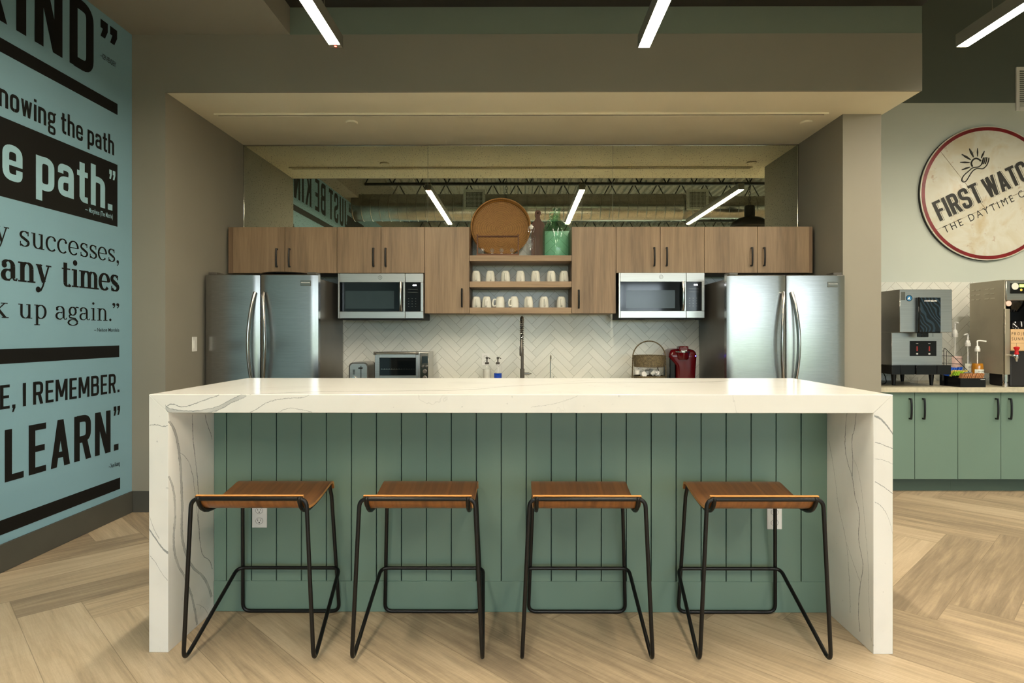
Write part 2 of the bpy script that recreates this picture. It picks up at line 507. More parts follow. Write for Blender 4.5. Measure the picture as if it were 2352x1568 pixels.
# ------------------------------------------------------------------ lettering
def text2d(body, bold=0.0, spacing=1.0):
    cu = bpy.data.curves.new('t', 'FONT'); cu.body = body; cu.offset = bold; cu.space_character = spacing
    cu.resolution_u = 4
    o = bpy.data.objects.new('t', cu); COL.objects.link(o)
    dg = bpy.context.evaluated_depsgraph_get(); dg.update()
    ev = o.evaluated_get(dg); me = ev.to_mesh()
    vs = [(v.co.x, v.co.y) for v in me.vertices]; fs = [tuple(p.vertices) for p in me.polygons]
    ev.to_mesh_clear()
    bpy.data.objects.remove(o); bpy.data.curves.remove(cu)
    return vs, fs
def bbox(vs):
    xs = [v[0] for v in vs]; ys = [v[1] for v in vs]
    return min(xs), max(xs), min(ys), max(ys)
CAP = None
def letter(mb, body, o, ex, ey, u0, u1, h, bold=0.0, spacing=1.0, cap='H', mi=0, ref=None):
    """put text into mb: it spans u0..u1 along ex from o (ref: the substring that spans u0..u1, ending the text), letter 'cap' is h tall along ey"""
    vs, fs = text2d(body, bold, spacing)
    x0, x1, _, _ = bbox(vs)
    w = x1 - x0
    if ref is not None:
        r = bbox(text2d(ref, bold, spacing)[0]); w = r[1] - r[0]
    sx = (u1 - u0) / w
    cb = bbox(text2d(cap, bold, spacing)[0]); sy = h / (cb[3] - max(cb[2], -9))
    oy = cb[2]
    o, ex, ey = Vector(o), Vector(ex), Vector(ey)
    mb.mesh([o + ex * (u1 + (v[0] - x1) * sx) + ey * ((v[1] - oy) * sy) for v in vs], fs, mi)

# stroke-built condensed gothic, capital height 1
def _path(out, pts, w, r=.15, closed=False):
    P = [(p.x, p.y) for p in fillet([(a, b, 0) for a, b in pts], r, 6, closed)]
    if closed: P = P + [P[0], P[1]]
    _ribbon(out, P, w)
def sans_glyph(ch, T=.155):
    o = []; h = T / 2; b = T * .84
    def R(x0, x1, y0, y1): o.append([(x0, y0), (x1, y0), (x1, y1), (x0, y1)])
    def D(x0, y0, x1, y1, w=T):
        if y0 > y1: x0, y0, x1, y1 = x1, y1, x0, y0
        o.append([(x0 - w / 2, y0), (x0 + w / 2, y0), (x1 + w / 2, y1), (x1 - w / 2, y1)])
    w = .48; X = w - h; t, q = 1 - h * .9, h * .9
    if ch == 'A': D(h + .005, 0, w / 2 + .01, 1, T * 1.02); D(w - h + .015, 0, w / 2 + .01, 1, T * 1.02); R(.12, w - .10, .19, .19 + b); w += .02
    elif ch == 'B': R(0, T, 0, 1); _path(o, [(h, t), (X - .02, t), (X - .02, .53), (h, .53)], T, .14); _path(o, [(h, .53), (X, .53), (X, q), (h, q)], T, .15)
    elif ch in 'CG':
        _path(o, [(X, .68), (X, t), (h, t), (h, q), (X, q), (X, .32 if ch == 'C' else .48)], T, .17)
        if ch == 'G': R(.24, w, .40, .40 + b)
    elif ch == 'D': R(0, T, 0, 1); _path(o, [(h, t), (X, t), (X, q), (h, q)], T, .2)
    elif ch in 'EFL':
        R(0, T, 0, 1); w = .40
        if ch != 'F': R(T, w, 0, b)
        if ch != 'L': R(T, w, 1 - b, 1); R(T, w - .03, .5 - b / 2, .5 + b / 2)
    elif ch == 'H': R(0, T, 0, 1); R(w - T, w, 0, 1); R(T, w - T, .5 - b / 2, .5 + b / 2)
    elif ch == 'I': R(0, T, 0, 1); w = T
    elif ch == 'J': w = .40; _path(o, [(w - h, 1), (w - h, q), (h - .02, q), (h - .02, .30)], T, .16)
    elif ch == 'K': R(0, T, 0, 1); D(.42, 1, .12, .40); D(.22, .56, .43, 0, T * 1.05); w = .51
    elif ch == 'M': R(0, T * .92, 0, 1); R(.62 - T * .92, .62, 0, 1); D(.09, 1, .31, .18, T); D(.53, 1, .31, .18, T); w = .62
    elif ch == 'N': R(0, T * .95, 0, 1); R(w - T * .95, w, 0, 1); D(.085, 1, w - .085, 0, T * 1.08)
    elif ch == 'O': _path(o, [(h, t), (X, t), (X, q), (h, q)], T, .18, True)
    elif ch == 'R': R(0, T, 0, 1); _path(o, [(h, t), (X - .01, t), (X - .01, .47), (h, .47)], T, .15); D(.27, .50, .40, 0, T * 1.05)
    elif ch == 'S': _path(o, [(X, .68), (X, t), (h, t), (h, .56), (X, .45), (X, q), (h, q), (h, .32)], T, .15)
    elif ch == 'T': w = .44; R(w / 2 - h, w / 2 + h, 0, 1); R(0, w, 1 - b, 1)
    elif ch == 'U': _path(o, [(h, 1), (h, q), (X, q), (X, 1)], T, .17)
    elif ch == 'W':
        for a, c in ((.075, .20), (.33, .20), (.33, .46), (.585, .46)): D(a, 1, c, 0, T * .9)
        w = .66
    elif ch == 'Y': D(h, 1, .24, .42); D(w - h, 1, .24, .42); R(.24 - h, .24 + h, 0, .46)
    elif ch == 'a': w = .43; X = w - h; R(w - T, w, 0, .5); _path(o, [(h, .51), (h, .66), (X, .66), (X, .3)], T * .95, .14); _path(o, [(X, .40), (h, .38), (h, .07), (X - .04, .07), (X, .2)], T * .92, .13)
    elif ch == 'e': w = .44; X = w - h; _path(o, [(X, .24), (X, .066), (h, .066), (h, .66), (X, .66), (X, .33)], T * .95, .16); R(h, w - .004, .31, .31 + b * .85)
    elif ch == 'g': w = .46; _path(o, [(h, .66), (.36, .66), (.36, .30), (h, .30)], T * .9, .13, True); _path(o, [(h, .06), (.38, .06), (.38, -.22), (h, -.22)], T * .8, .1, True); _path(o, [(.13, .27), (.05, .16), (.14, .06)], T * .8, .05); D(.36, .62, .44, .74, T * .8)
    elif ch == 'h': w = .44; R(0, T, 0, 1); _path(o, [(h, .42), (h, .655), (w - h, .655), (w - h, 0)], T, .16)
    elif ch == 'i': w = T; R(0, T, 0, .72); R(0, T, .83, .83 + b)
    elif ch == 'k': w = .45; R(0, T, 0, 1); D(.36, .72, .12, .32, T * .95); D(.20, .44, .37, 0)
    elif ch == 'n': w = .44; R(0, T, 0, .72); _path(o, [(h, .42), (h, .655), (w - h, .655), (w - h, 0)], T, .16)
    elif ch == 'o': w = .45; _path(o, [(h, .655), (w - h, .655), (w - h, .066), (h, .066)], T, .17, True)
    elif ch == 'p': w = .45; R(0, T, -.24, .72); _path(o, [(h, .655), (w - h, .655), (w - h, .066), (h, .066)], T, .17, True)
    elif ch == 't': w = .31; R(.07, .07 + T, .1, .93); R(0, w, .60, .60 + b); _path(o, [(.07 + h, .3), (.07 + h, .06), (w, .06)], T * .95, .1)
    elif ch == 'w':
        for a, c in ((.07, .17), (.29, .17), (.29, .41), (.51, .41)): D(a, .72, c, 0, T * .85)
        w = .58
    elif ch == '.': R(0, T, 0, T); w = T
    elif ch == ',': R(0, T, 0, T); o.append([(.04, 0), (T, 0), (T * .45, -.17), (-.01, -.17)]); w = T
    elif ch == '”':
        for x in (0, .21): R(x, x + T, 1 - T, 1); o.append([(x + .05, 1 - T), (x + T, 1 - T), (x + T * .6, .68), (x + .0, .68)])
        w = .21 + T
    elif ch == '“':
        for x in (0, .21): R(x, x + T, .68, .68 + T); o.append([(x, .68 + T), (x + T - .05, .68 + T), (x + T, 1), (x + .4 * T, 1)])
        w = .21 + T
    else: w = .16
    return o, w
def sans_run(body, T=.155, gap=.10, sp=.16):
    polys, x, marks = [], 0.0, []
    for ch in body:
        g, w = sans_glyph(ch, T)
        if ch == ' ': w = sp
        polys += [[(p[0] + x, p[1]) for p in q] for q in g]
        marks.append((x, x + w)); x += w + (gap if ch != ' ' else gap * .6)
    return polys, marks
def sans_line(mb, body, o, ex, ey, u0, u1, h, T=.155, gap=.10, mi=0, ref=None, sp=.16):
    """the run (or its part ref) spans u0..u1 along ex; capitals are h tall"""
    polys, mk = sans_run(body, T, gap, sp)
    i0 = body.index(ref) if ref else 0; i1 = i0 + len(ref) - 1 if ref else len(body) - 1
    a, b = mk[i0][0], mk[i1][1]; k = (u1 - u0) / (b - a)
    o, ex, ey = Vector(o), Vector(ex), Vector(ey)
    nn = ex.cross(ey)
    for i, q in enumerate(polys): mb.mesh([o + ex * (u0 + (p[0] - a) * k) + ey * (p[1] * h) + nn * (2e-5 * (i % 40)) for p in q], [tuple(range(len(q)))], mi)

# stroke-built slab serif, x-height 1
def _ribbon(out, pts, w, nib=None):
    P = [Vector((p[0], p[1])) for p in pts]; L, R = [], []
    for k, p in enumerate(P):
        a, b = P[max(k - 1, 0)], P[min(k + 1, len(P) - 1)]
        tg = (b - a).normalized(); nm = Vector((-tg.y, tg.x))
        ww = w if nib is None else nib + (w - nib) * abs(tg.y)
        L.append(p + nm * ww / 2); R.append(p - nm * ww / 2)
    for k in range(len(P) - 1): out.append([tuple(L[k]), tuple(R[k]), tuple(R[k + 1]), tuple(L[k + 1])])
def _arc(cx, cy, rx, ry, a0, a1, n=16):
    return [(cx + rx * math.cos(math.radians(a0 + (a1 - a0) * k / n)), cy + ry * math.sin(math.radians(a0 + (a1 - a0) * k / n))) for k in range(n + 1)]
def serif_glyph(ch, T, t):
    o = []
    def st(x, y0, y1): o.append([(x - T / 2, y0), (x + T / 2, y0), (x + T / 2, y1), (x - T / 2, y1)])
    def sf(x0, x1, y, d=1): o.append([(x0, y), (x1, y), (x1, y + d * t * 1.1), (x0, y + d * t * 1.1)])
    def foot(x): sf(x - T / 2 - .12, x + T / 2 + .12, 0)
    def head(x, y=1): sf(x - T / 2 - .13, x + T / 2, y, -1)
    def arc(*a): _ribbon(o, _arc(*a), T, t)
    def dot(x, y, r): o.append(_arc(x, y, r, r, 0, 340, 17))
    if ch == 'a':
        arc(.36, .70, .27, .27, 160, 0); st(.63, .12, .70); arc(.36, .27, .27, .25, 90, 290); arc(.36, .27, .27, .25, 60, 92)
        _ribbon(o, [(.36, .52), (.63, .58)], t); _ribbon(o, [(.30, .03), (.45, .05), (.63, .2)], t); _ribbon(o, [(.63, .14), (.70, .04), (.84, .04), (.86, .14)], t * 1.3); dot(.15, .74, T * .55); w = .92
    elif ch == 'c':
        arc(.44, .5, .36, .48, 48, 315); dot(.68, .78, T * .6); w = .86
    elif ch == 'e':
        arc(.44, .5, .36, .48, 0, 318); sf(.1, .82, .48); w = .92
    elif ch == 'g':
        arc(.42, .66, .25, .31, 0, 360); arc(.44, -.2, .36, .22, 0, 360); _ribbon(o, [(.25, .40), (.14, .28), (.2, .16), (.62, .1), (.78, -.08)], T * .7); _ribbon(o, [(.6, .88), (.75, .98), (.9, .94)], t * 1.6); w = .94
    elif ch == 'i':
        st(.28, 0, 1); foot(.28); head(.28); dot(.27, 1.36, T * .62); w = .56
    elif ch == 'k':
        st(.26, 0, 1.5); foot(.26); head(.26, 1.5); _ribbon(o, [(.3, .36), (.82, .96)], t * 1.3); _ribbon(o, [(.48, .56), (.86, .02)], T); sf(.62, 1.0, 1, -1); sf(.66, 1.06, 0); w = 1.06
    elif ch == 'm':
        for x0 in (0, .5):
            arc(.52 + x0, .68, .25, .28, 180, 0); st(.77 + x0, 0, .68); foot(.77 + x0)
        st(.26, 0, 1); foot(.26); head(.26); w = 1.54
    elif ch == 'n':
        st(.26, 0, 1); foot(.26); head(.26); arc(.53, .68, .27, .29, 180, 0); st(.80, 0, .68); foot(.80); w = 1.06
    elif ch == 'p':
        st(.26, -.45, 1); sf(.26 - T / 2 - .12, .26 + T / 2 + .12, -.45); head(.26); arc(.52, .5, .34, .47, 140, -140); w = .96
    elif ch == 's':
        arc(.40, .745, .25, .225, 35, 225); _ribbon(o, [(.21, .61), (.40, .5), (.60, .38)], T * 1.1); arc(.40, .255, .27, .225, 40, -150)
        _ribbon(o, [(.64, .98), (.64, .70)], t * 1.2); _ribbon(o, [(.13, .02), (.13, .32)], t * 1.2); w = .80
    elif ch == 't':
        st(.32, .2, 1.3); sf(.08, .66, 1, -1); arc(.50, .2, .18, .18, 180, 330); w = .74
    elif ch == 'u':
        st(.26, .32, 1); head(.26); arc(.52, .32, .26, .29, 180, 360); st(.78, 0, 1); head(.78); sf(.78, .78 + T / 2 + .12, 0); w = 1.06
    elif ch == 'y':
        _ribbon(o, [(.2, .98), (.52, .08)], T); _ribbon(o, [(.84, .98), (.46, -.12), (.32, -.36), (.16, -.38)], t * 1.5); dot(.17, -.32, T * .6); sf(.02, .42, 1, -1); sf(.66, 1.02, 1, -1); w = 1.0
    elif ch == '.': dot(.2, .09, .11); w = .42
    elif ch == ',': dot(.2, .09, .12); _ribbon(o, [(.29, .09), (.26, -.1), (.14, -.24)], t * 1.2); w = .42
    elif ch == '”':
        for x0 in (.14, .46): dot(x0, 1.4, .12); _ribbon(o, [(x0 + .09, 1.4), (x0 + .07, 1.24), (x0 - .04, 1.1)], t * 1.4)
        w = .62
    else: w = .42
    return o, w
def serif_line(mb, body, o, ex, ey, u0, u1, xh, T=.17, t=.055, mi=0):
    polys, x = [], 0.0
    for ch in body:
        g, w = serif_glyph(ch, T, t)
        polys += [[(p[0] + x, p[1]) for p in q] for q in g]; x += w
    xs = [p[0] for q in polys for p in q]; a, b = min(xs), max(xs)
    k = (u1 - u0) / (b - a)
    o, ex, ey = Vector(o), Vector(ex), Vector(ey)
    nn = ex.cross(ey)
    for i, q in enumerate(polys): mb.mesh([o + ex * (u0 + (p[0] - a) * k) + ey * (p[1] * xh) + nn * (2e-5 * (i % 40)) for p in q], [tuple(range(len(q)))], mi)

XV, YV, ZV = (1, 0, 0), (0, 1, 0), (0, 0, 1)

# ================================================================== SETTING
YW = 5.878                      # back wall
XL = -2.838                     # mural wall
AL, AR = -2.592, 2.600          # alcove side walls
YS = 4.572                      # face of the soffit
ZS, ZB = 3.07, 3.488            # underside of the soffit / paint line
ZD = 4.55                       # roof deck
XE, YB = 8.0, -7.0
SR = 2.925                      # right end of soffit
struct(MB().box(XL - 0.15, XE + 0.15, YB - 0.15, YW + 0.15, -0.1, 0.0), 'floor', M['floor'])
struct(MB().box(XL - 0.15, XL, YB, YW, 0, ZB).box(XL - 0.15, XL, YB, YW, ZB, ZD, mi=1), 'wall_left', [M['teal_wall'], M['taupe']])
wb = MB(); wb.box(XL, XE, YW, YW + 0.12, 0, 3.455); wb.box(XL, XE, YW, YW + 0.12, 3.455, ZD, mi=1)
struct(wb, 'wall_back', [M['pale_wall'], M['dark_upper']])
struct(MB().box(XE, XE + 0.15, YB, YW, 0, ZD), 'wall_right', M['pale_wall'])
# soffit over the kitchen: taupe fascia, cream underside, grey-teal above the paint line
so = MB()
so.box(XL, SR, YS, YS + 0.02, ZS, ZB).box(XL, AL, YS + 0.02, YW, ZS, ZB).box(AL, SR, YS + 0.02, YW, ZS + 0.012, ZB)
struct(so, 'trim_1', M['taupe'])
struct(MB().box(AL, SR, YS + 0.02, YW, ZS, ZS + 0.012), 'ceiling_soffit', M['cream'])
struct(MB().box(XL, SR, YS + 0.003, YW, ZB, ZD - 0.06), 'trim_2', M['teal_upper'])
struct(MB().box(XL, AL, YS, YW, 0, ZS), 'wall_alcove_left', M['taupe'])
struct(MB().box(AR, 2.908, 5.06, YW, 0, ZS), 'wall_alcove_right', M['taupe'])
struct(MB().box(XL, -1.68, 3.2, YS, ZB, ZD - 0.06), 'trim_3', M['taupe'])
struct(MB().box(XL, -2.60, 1.64, 3.2, ZB, ZD - 0.06), 'trim_4', M['taupe'])
struct(MB().box(-1.68, SR, YS - 0.10, YS + 0.003, 3.685, 3.95, 0.004), 'trim_5', M['joist'])  # dark strip put in for the shade at the wall top
struct(MB().box(XL, XL + 0.012, YB, YS, 0, 0.155, 0.003), 'baseboard_left', M['baseboard'])
struct(MB().box(XL + 0.012, AL, YS - 0.012, YS, 0, 0.155, 0.003), 'baseboard_alcove', M['baseboard'])
struct(MB().box(AR, 2.908, 5.048, 5.06, 0, 0.155, 0.003), 'baseboard_pillar', M['baseboard'])
# window wall behind the camera
WIN = [(-1.5, 1.1), (1.9, 4.1), (4.7, 7.4)]
wz0, wz1 = 0.30, 2.75
sw = MB()
xs = [XL] + [v for w in WIN for v in w] + [XE]
for k in range(0, len(xs), 2): sw.box(xs[k], xs[k + 1], YB - 0.15, YB, 0, ZD)
for a, b in WIN:
    sw.box(a, b, YB - 0.15, YB, 0, wz0); sw.box(a, b, YB - 0.15, YB, wz1, ZD)
struct(sw, 'wall_front', M['pale_wall'])
for k, (a, b) in enumerate(WIN):
    r = bpy.data.objects.new('window_%d' % (k + 1), None); COL.objects.link(r); r.location = ((a + b) / 2, YB - 0.08, wz0); r['kind'] = 'structure'
    fr = MB()
    for q in (a + 0.03, (a + b) / 2, b - 0.03): fr.box(q - 0.03, q + 0.03, YB - 0.12, YB - 0.04, wz0, wz1)
    for q in (wz0 + 0.03, 2.0, wz1 - 0.03): fr.box(a + .06, b - .06, YB - 0.115, YB - 0.045, q - 0.03, q + 0.03)
    fr.build('window_frame', M['black'], r)
    MB().box(a + .06, b - .06, YB - 0.084, YB - 0.078, wz0 + .06, wz1 - .06).build('window_pane', M['window_glass'], r)
    pl = bpy.data.lights.new('window_portal', 'AREA'); pl.shape = 'RECTANGLE'; pl.size = b - a; pl.size_y = wz1 - wz0
    pl.cycles.is_portal = True
    po = bpy.data.objects.new('window_portal', pl); COL.objects.link(po); po.location = ((a + b) / 2, YB - 0.16, (wz0 + wz1) / 2); po.rotation_euler = (PI / 2, 0, 0); po['kind'] = 'structure'
# corrugated roof deck
dk = MB(); prof = []
x = XL - 0.15
while x < XE + 0.15:
    prof += [(x, ZD), (x + 0.06, ZD), (x + 0.08, ZD - 0.045), (x + 0.14, ZD - 0.045), (x + 0.16, ZD)]
    x += 0.16
dk.grid([[(p[0], YB - 0.15, p[1]) for p in prof], [(p[0], YW + 0.15, p[1]) for p in prof]])
dk.box(XL - 0.15, XE + 0.2, YB - 0.15, YW + 0.15, ZD + 0.02, ZD + 0.1)
struct(dk, 'ceiling', M['deck'])
# open web joists across the room
for k, yj in enumerate((2.4, 0.3, -1.6, -3.5, -5.4)):
    j = MB()
    xa, xb = (XL + 0.01, XE - 0.01) if yj < 1.5 else (-1.6, XE - 0.01)
    zt, zb = ZD - 0.07, 4.02
    j.box(xa, xb, yj - 0.03, yj + 0.03, zt - 0.03, zt + 0.02); j.box(xa, xb, yj - 0.03, yj + 0.03, zb - 0.02, zb + 0.02)
    x = xa; n = 0
    while x + 0.5 < xb:
        j.tube([(x, yj, zb), (x + 0.25, yj, zt)], 0.012, 6); j.tube([(x + 0.25, yj, zt), (x + 0.5, yj, zb)], 0.012, 6)
        x += 0.5
    o = struct(j, 'trim_%d' % (6 + k), M['joist'])

# ================================================================== MURAL LETTERING (vinyl on the left wall)
XM = XL + 0.0015
def my(px, py): return atx(px, py, XM)
def wallO(z): return (XM, 0, z)
YR = my(270, 500)[0]
def bar(mb, y0, y1, z0, z1, x=XM, mi=0): mb.box(XL + 0.0003, x, y0, y1, z0, z1, mi=mi)
q1 = thing('wall_lettering', (XL, 3.0, 2.85), 'black quote lettering in huge capitals at top of teal wall, above a thick bar', 'wall lettering')
mb = MB(); sans_line(mb, '“JUST BE KIND', wallO(3.013), YV, ZV, my(37, 40)[0], my(215, 100)[0], 0.445, .155, .135, ref='IND', sp=.12)
mb.build('quote_text', M['ink'], q1); mb = MB(); sans_line(mb, '”', wallO(3.435 - .36), YV, ZV, my(231, 60)[0], my(269, 60)[0], 0.36, .16)
mb.build('quote_text', M['ink'], q1)
mb = MB(); letter(mb, '– KEN PENDERY', wallO(3.172), YV, ZV, my(231, 150)[0], my(267, 150)[0], 0.036, 0.012); mb.build('attribution_text', M['ink'], q1)
mb = MB(); bar(mb, 1.0, YR, 2.845, 2.922); mb.build('rule_bar', M['ink'], q1)
q2 = thing('wall_lettering', (XL, 3.6, 2.06), 'condensed quote about knowing the path with black box of pale letters', 'wall lettering')
mb = MB(); sans_line(mb, 'knowing the path', wallO(2.548), YV, ZV, my(140, 300)[0], my(262, 340)[0], 0.135, .14, .085, ref='the path'); mb.build('quote_text', M['ink'], q2)
mb = MB(); bar(mb, 2.2, YR, 2.057, 2.493, XM - 0.0005); mb.build('text_box', M['ink'], q2)
mb = MB(); sans_line(mb, 'the path.', wallO(2.159), YV, ZV, my(5, 400)[0], my(258, 450)[0], 0.272, .15, .09, ref='e path.')
mb.build('quote_text', M['ink_teal'], q2, label='pale teal letters on the black box')
mb = MB(); sans_line(mb, '”', wallO(2.375 - .136), YV, ZV, my(251, 400)[0], my(265, 400)[0], 0.2); mb.build('closing_quote_mark', M['ink_teal'], q2)
mb = MB(); letter(mb, '— Morpheus (The Matrix)', wallO(2.103), YV, ZV, my(196, 500)[0], my(259, 500)[0], 0.032, 0.01); mb.build('attribution_text', M['ink_teal'], q2)
q3 = thing('wall_lettering', (XL, 3.9, 1.1), 'slab serif quote about successes and many times, over a thick bar', 'wall lettering')
mb = MB()
serif_line(mb, 'successes,', wallO(1.803), YV, ZV, my(44.6, 550)[0], my(273, 600)[0], 0.09, .16)
mb.build('quote_text', M['ink'], q3); mb = MB(); serif_line(mb, 'my', wallO(1.803), YV, ZV, my(-70, 550)[0], my(21, 550)[0], 0.09, .16)
mb.build('quote_text', M['ink'], q3); mb = MB(); serif_line(mb, 'any', wallO(1.601), YV, ZV, my(2, 640)[0], my(118, 650)[0], 0.113, .26, .07)
mb.build('quote_text', M['ink'], q3); mb = MB(); serif_line(mb, 'times', wallO(1.601), YV, ZV, my(142, 640)[0], my(274, 650)[0], 0.113, .26, .07)
mb.build('quote_text', M['ink'], q3); mb = MB(); serif_line(mb, 'm', wallO(1.601), YV, ZV, my(-75, 640)[0], my(-8, 650)[0], 0.113, .26, .07)
mb.build('quote_text', M['ink'], q3); mb = MB(); serif_line(mb, 'k', wallO(1.392), YV, ZV, my(-22, 720)[0], my(20, 720)[0], 0.083, .16)
mb.build('quote_text', M['ink'], q3); mb = MB(); serif_line(mb, 'up', wallO(1.392), YV, ZV, my(42, 720)[0], my(107, 720)[0], 0.083, .16)
mb.build('quote_text', M['ink'], q3); mb = MB(); serif_line(mb, 'again.', wallO(1.392), YV, ZV, my(127, 720)[0], my(256, 720)[0], 0.083, .16)
mb.build('quote_text', M['ink'], q3); mb = MB(); serif_line(mb, '”', wallO(1.392), YV, ZV, my(258, 720)[0], my(274, 720)[0], 0.083, .16)
mb.build('quote_text', M['ink'], q3)
mb = MB(); letter(mb, '– Nelson Mandela', wallO(1.318), YV, ZV, my(216.5, 757)[0], my(274, 757)[0], 0.024, 0.004)
mb.build('attribution_text', M['ink'], q3)
mb = MB(); bar(mb, 2.2, my(274, 800)[0], 1.139, 1.2206); mb.build('rule_bar', M['ink'], q3)
q4 = thing('wall_lettering', (XL, 3.9, 0.2), 'bold capital quote ending in learn, lowest on teal wall above a bar', 'wall lettering')
mb = MB()
sans_line(mb, 'E, I REMEMBER.', wallO(0.890), YV, ZV, my(76, 900)[0], my(274.5, 900)[0], 0.133, .14, .10, ref='REMEMBER.')
mb.build('quote_text', M['ink'], q4)
mb = MB(); sans_line(mb, 'LEARN.', wallO(0.485), YV, ZV, my(11, 1000)[0], my(272, 1000)[0], 0.289, .15, .11); mb.build('quote_text', M['ink'], q4)
mb = MB(); sans_line(mb, '”', wallO(0.794 - .20), YV, ZV, my(261, 950)[0], my(276, 950)[0], 0.2); mb.build('closing_quote_mark', M['ink'], q4)
mb = MB(); letter(mb, '– Xun Kuang', wallO(0.373), YV, ZV, my(250, 1064)[0], my(275, 1064)[0], 0.030, 0.012); mb.build('attribution_text', M['ink'], q4)
mb = MB(); bar(mb, 1.5, my(276, 1100)[0], 0.204, 0.284); mb.build('rule_bar', M['ink'], q4)
single(MB().box(XL + 0.0003, XM, 0.35, 1.44, 2.95, 3.25), 'wall_decal', M['ink'], (XL, 0.9, 2.95), 'black lettering block on teal wall seen in the antique mirror', 'wall decal')

# ================================================================== BACKSPLASH + MIRRORS
ZMB = 2.262
struct(MB().box(AL, AR, YW - 0.008, YW, 0.80, ZMB), 'trim_11', M['tile'])
struct(MB().box(2.908, XE, YW - 0.008, YW, 0.80, 1.783), 'trim_12', M['tile'])
def mirror_mat():
    t = NT('antique_mirror')
    P = t.pos()
    n1 = t.noise(P, 105, 3, 0.65); n2 = t.noise(P, 14, 3, 0.6)
    sp = t.math('MULTIPLY', t.smooth(n1, 0.575, 0.66), t.smooth(n2, 0.30, 0.52))
    cl = t.noise(P, 6, 3)
    g = t.new('ShaderNodeBsdfGlossy'); g.inputs['Roughness'].default_value = 0.012
    t.put(g.inputs['Color'], t.mix(cl, (0.80, 0.83, 0.66), (0.88, 0.90, 0.74)))
    d = t.new('ShaderNodeBsdfDiffuse'); t.put(d.inputs[0], lin((70, 66, 48)))
    mx = t.new('ShaderNodeMixShader')
    t.put(mx.inputs[0], t.math('ADD', t.math('MULTIPLY', sp, 0.7), t.math('MULTIPLY', cl, 0.06)))
    t.t.links.new(g.outputs[0], mx.inputs[1]); t.t.links.new(d.outputs[0], mx.inputs[2])
    t.t.links.new(mx.outputs[0], t.n['Material Output'].inputs[0])
    return t.m
M['mirror'] = mirror_mat()
mxs = [AL + 0.004, -0.861, 0.869, AR - 0.004]
ml = ['antique speckled mirror panel left of the two seams', 'antique speckled mirror panel between the two seams, behind woven tray', 'antique speckled mirror panel right of the two seams']
for k in range(3):
    single(MB().box(mxs[k] + 0.0015, mxs[k + 1] - 0.0015, YW - 0.012, YW - 0.002, ZMB + 0.002, ZS - 0.008), 'mirror_panel', M['mirror'], ((mxs[k] + mxs[k + 1]) / 2, YW, ZMB), ml[k], 'mirror', 'antique mirror panels')
mt = MB(); mt.box(AL, AR, YW - 0.016, YW, ZS - 0.01, ZS)
mt.box(AL, AL + 0.006, YW - 0.016, YW, ZMB, ZS - .01); mt.box(AR - 0.006, AR, YW - 0.016, YW, ZMB, ZS - .01)
struct(mt, 'trim_13', M['chrome_warm'])

# ceiling slot diffuser and sprinkler covers
xs0, xs1 = at(495, 263, 5.05)[0], at(1900, 263, 5.05)[0]
sd = thing('slot_diffuser', ((xs0 + xs1) / 2, 5.05, ZS - 0.012), 'long narrow linear slot diffuser in the cream soffit underside', 'air diffuser')
MB().box(xs0, xs1, 5.02, 5.035, ZS - 0.012, ZS).box(xs0, xs1, 5.065, 5.08, ZS - 0.012, ZS).box(xs0, xs0 + .02, 5.035, 5.065, ZS - 0.012, ZS).box(xs1 - .02, xs1, 5.035, 5.065, ZS - 0.012, ZS).build('frame', M['cream'], sd)
MB().box(xs0 + .02, xs1 - .02, 5.035, 5.065, ZS - 0.006, ZS - 0.001).build('slot', M['taupe_dark'], sd)
for px, lb in ((808, 'white round sprinkler cover in soffit above left refrigerator'), (1852, 'white round sprinkler cover in soffit above right refrigerator')):
    X, Y = atz(px, 280, ZS)
    single(MB().lathe([(0, -0.014), (0.044, -0.014), (0.05, -0.008), (0.05, 0), (0, 0)], (X, Y, ZS), 24), 'sprinkler_cover', M['cream'], (X, Y, ZS - 0.014), lb, 'sprinkler cover', 'sprinkler covers in the soffit')

# light switch on the alcove wall
Ysw, Zsw = atx(446, 790, AL)
lsw = thing('light_switch', (AL, Ysw, Zsw), 'white rocker light switch on taupe wall left of the refrigerator', 'light switch')
MB().box(AL, AL + 0.006, Ysw - 0.036, Ysw + 0.036, Zsw - 0.058, Zsw + 0.058, 0.002).build('plate', M['white'], lsw)
MB().prism([(AL + .006, Zsw - .033), (AL + .0075, Zsw - .033), (AL + .010, Zsw + .033), (AL + .006, Zsw + .033)], 'y', Ysw - .016, Ysw + .016).build('rocker', M['white'], lsw)

# ================================================================== LIGHT FIXTURES
def pendant(x, y0, y1, label, led=False):
    z = 3.09
    r = thing('linear_pendant_light', (x, (y0 + y1) / 2, z), label, 'pendant light', 'linear pendant lights')
    MB().box(x - .038, x - .034, y0, y1, z, z + .078).box(x + .034, x + .038, y0, y1, z, z + .078).box(x - .034, x + .034, y0, y1, z + .060, z + .078).build('housing', M['fixture'], r)
    MB().box(x - .0335, x + .0335, y0 + .004, y1 - (.05 if led else .004), z + .001, z + .005).build('diffuser', M['lens'], r)
    MB().box(x - .038, x + .038, y0 - .003, y0, z, z + .078).box(x - .034, x + .034, y0, y1, z + .006, z + .012).build('end_cap', M['fixture'], r)
    MB().box(x - .038, x + .038, y1, y1 + .003, z, z + .078).build('end_cap', M['fixture'], r)
    if led:
        ec = MB().box(x - .0335, x + .0335, y1 - .048, y1 - .004, z + .001, z + .03).build('end_block', M['fixture'], r)
        ld = MB(); ld.box(x - .006, x + .006, y1 - .032, y1 - .022, z - .001, z + .002); ld.build('indicator', M['red_led'], ec)
    for q in (y0 + .25, y1 - .25):
        MB().tube([(x, q, z + .078), (x, q, ZD - .05)], .002, 6).build('cable', M['chrome'], r)
    return r
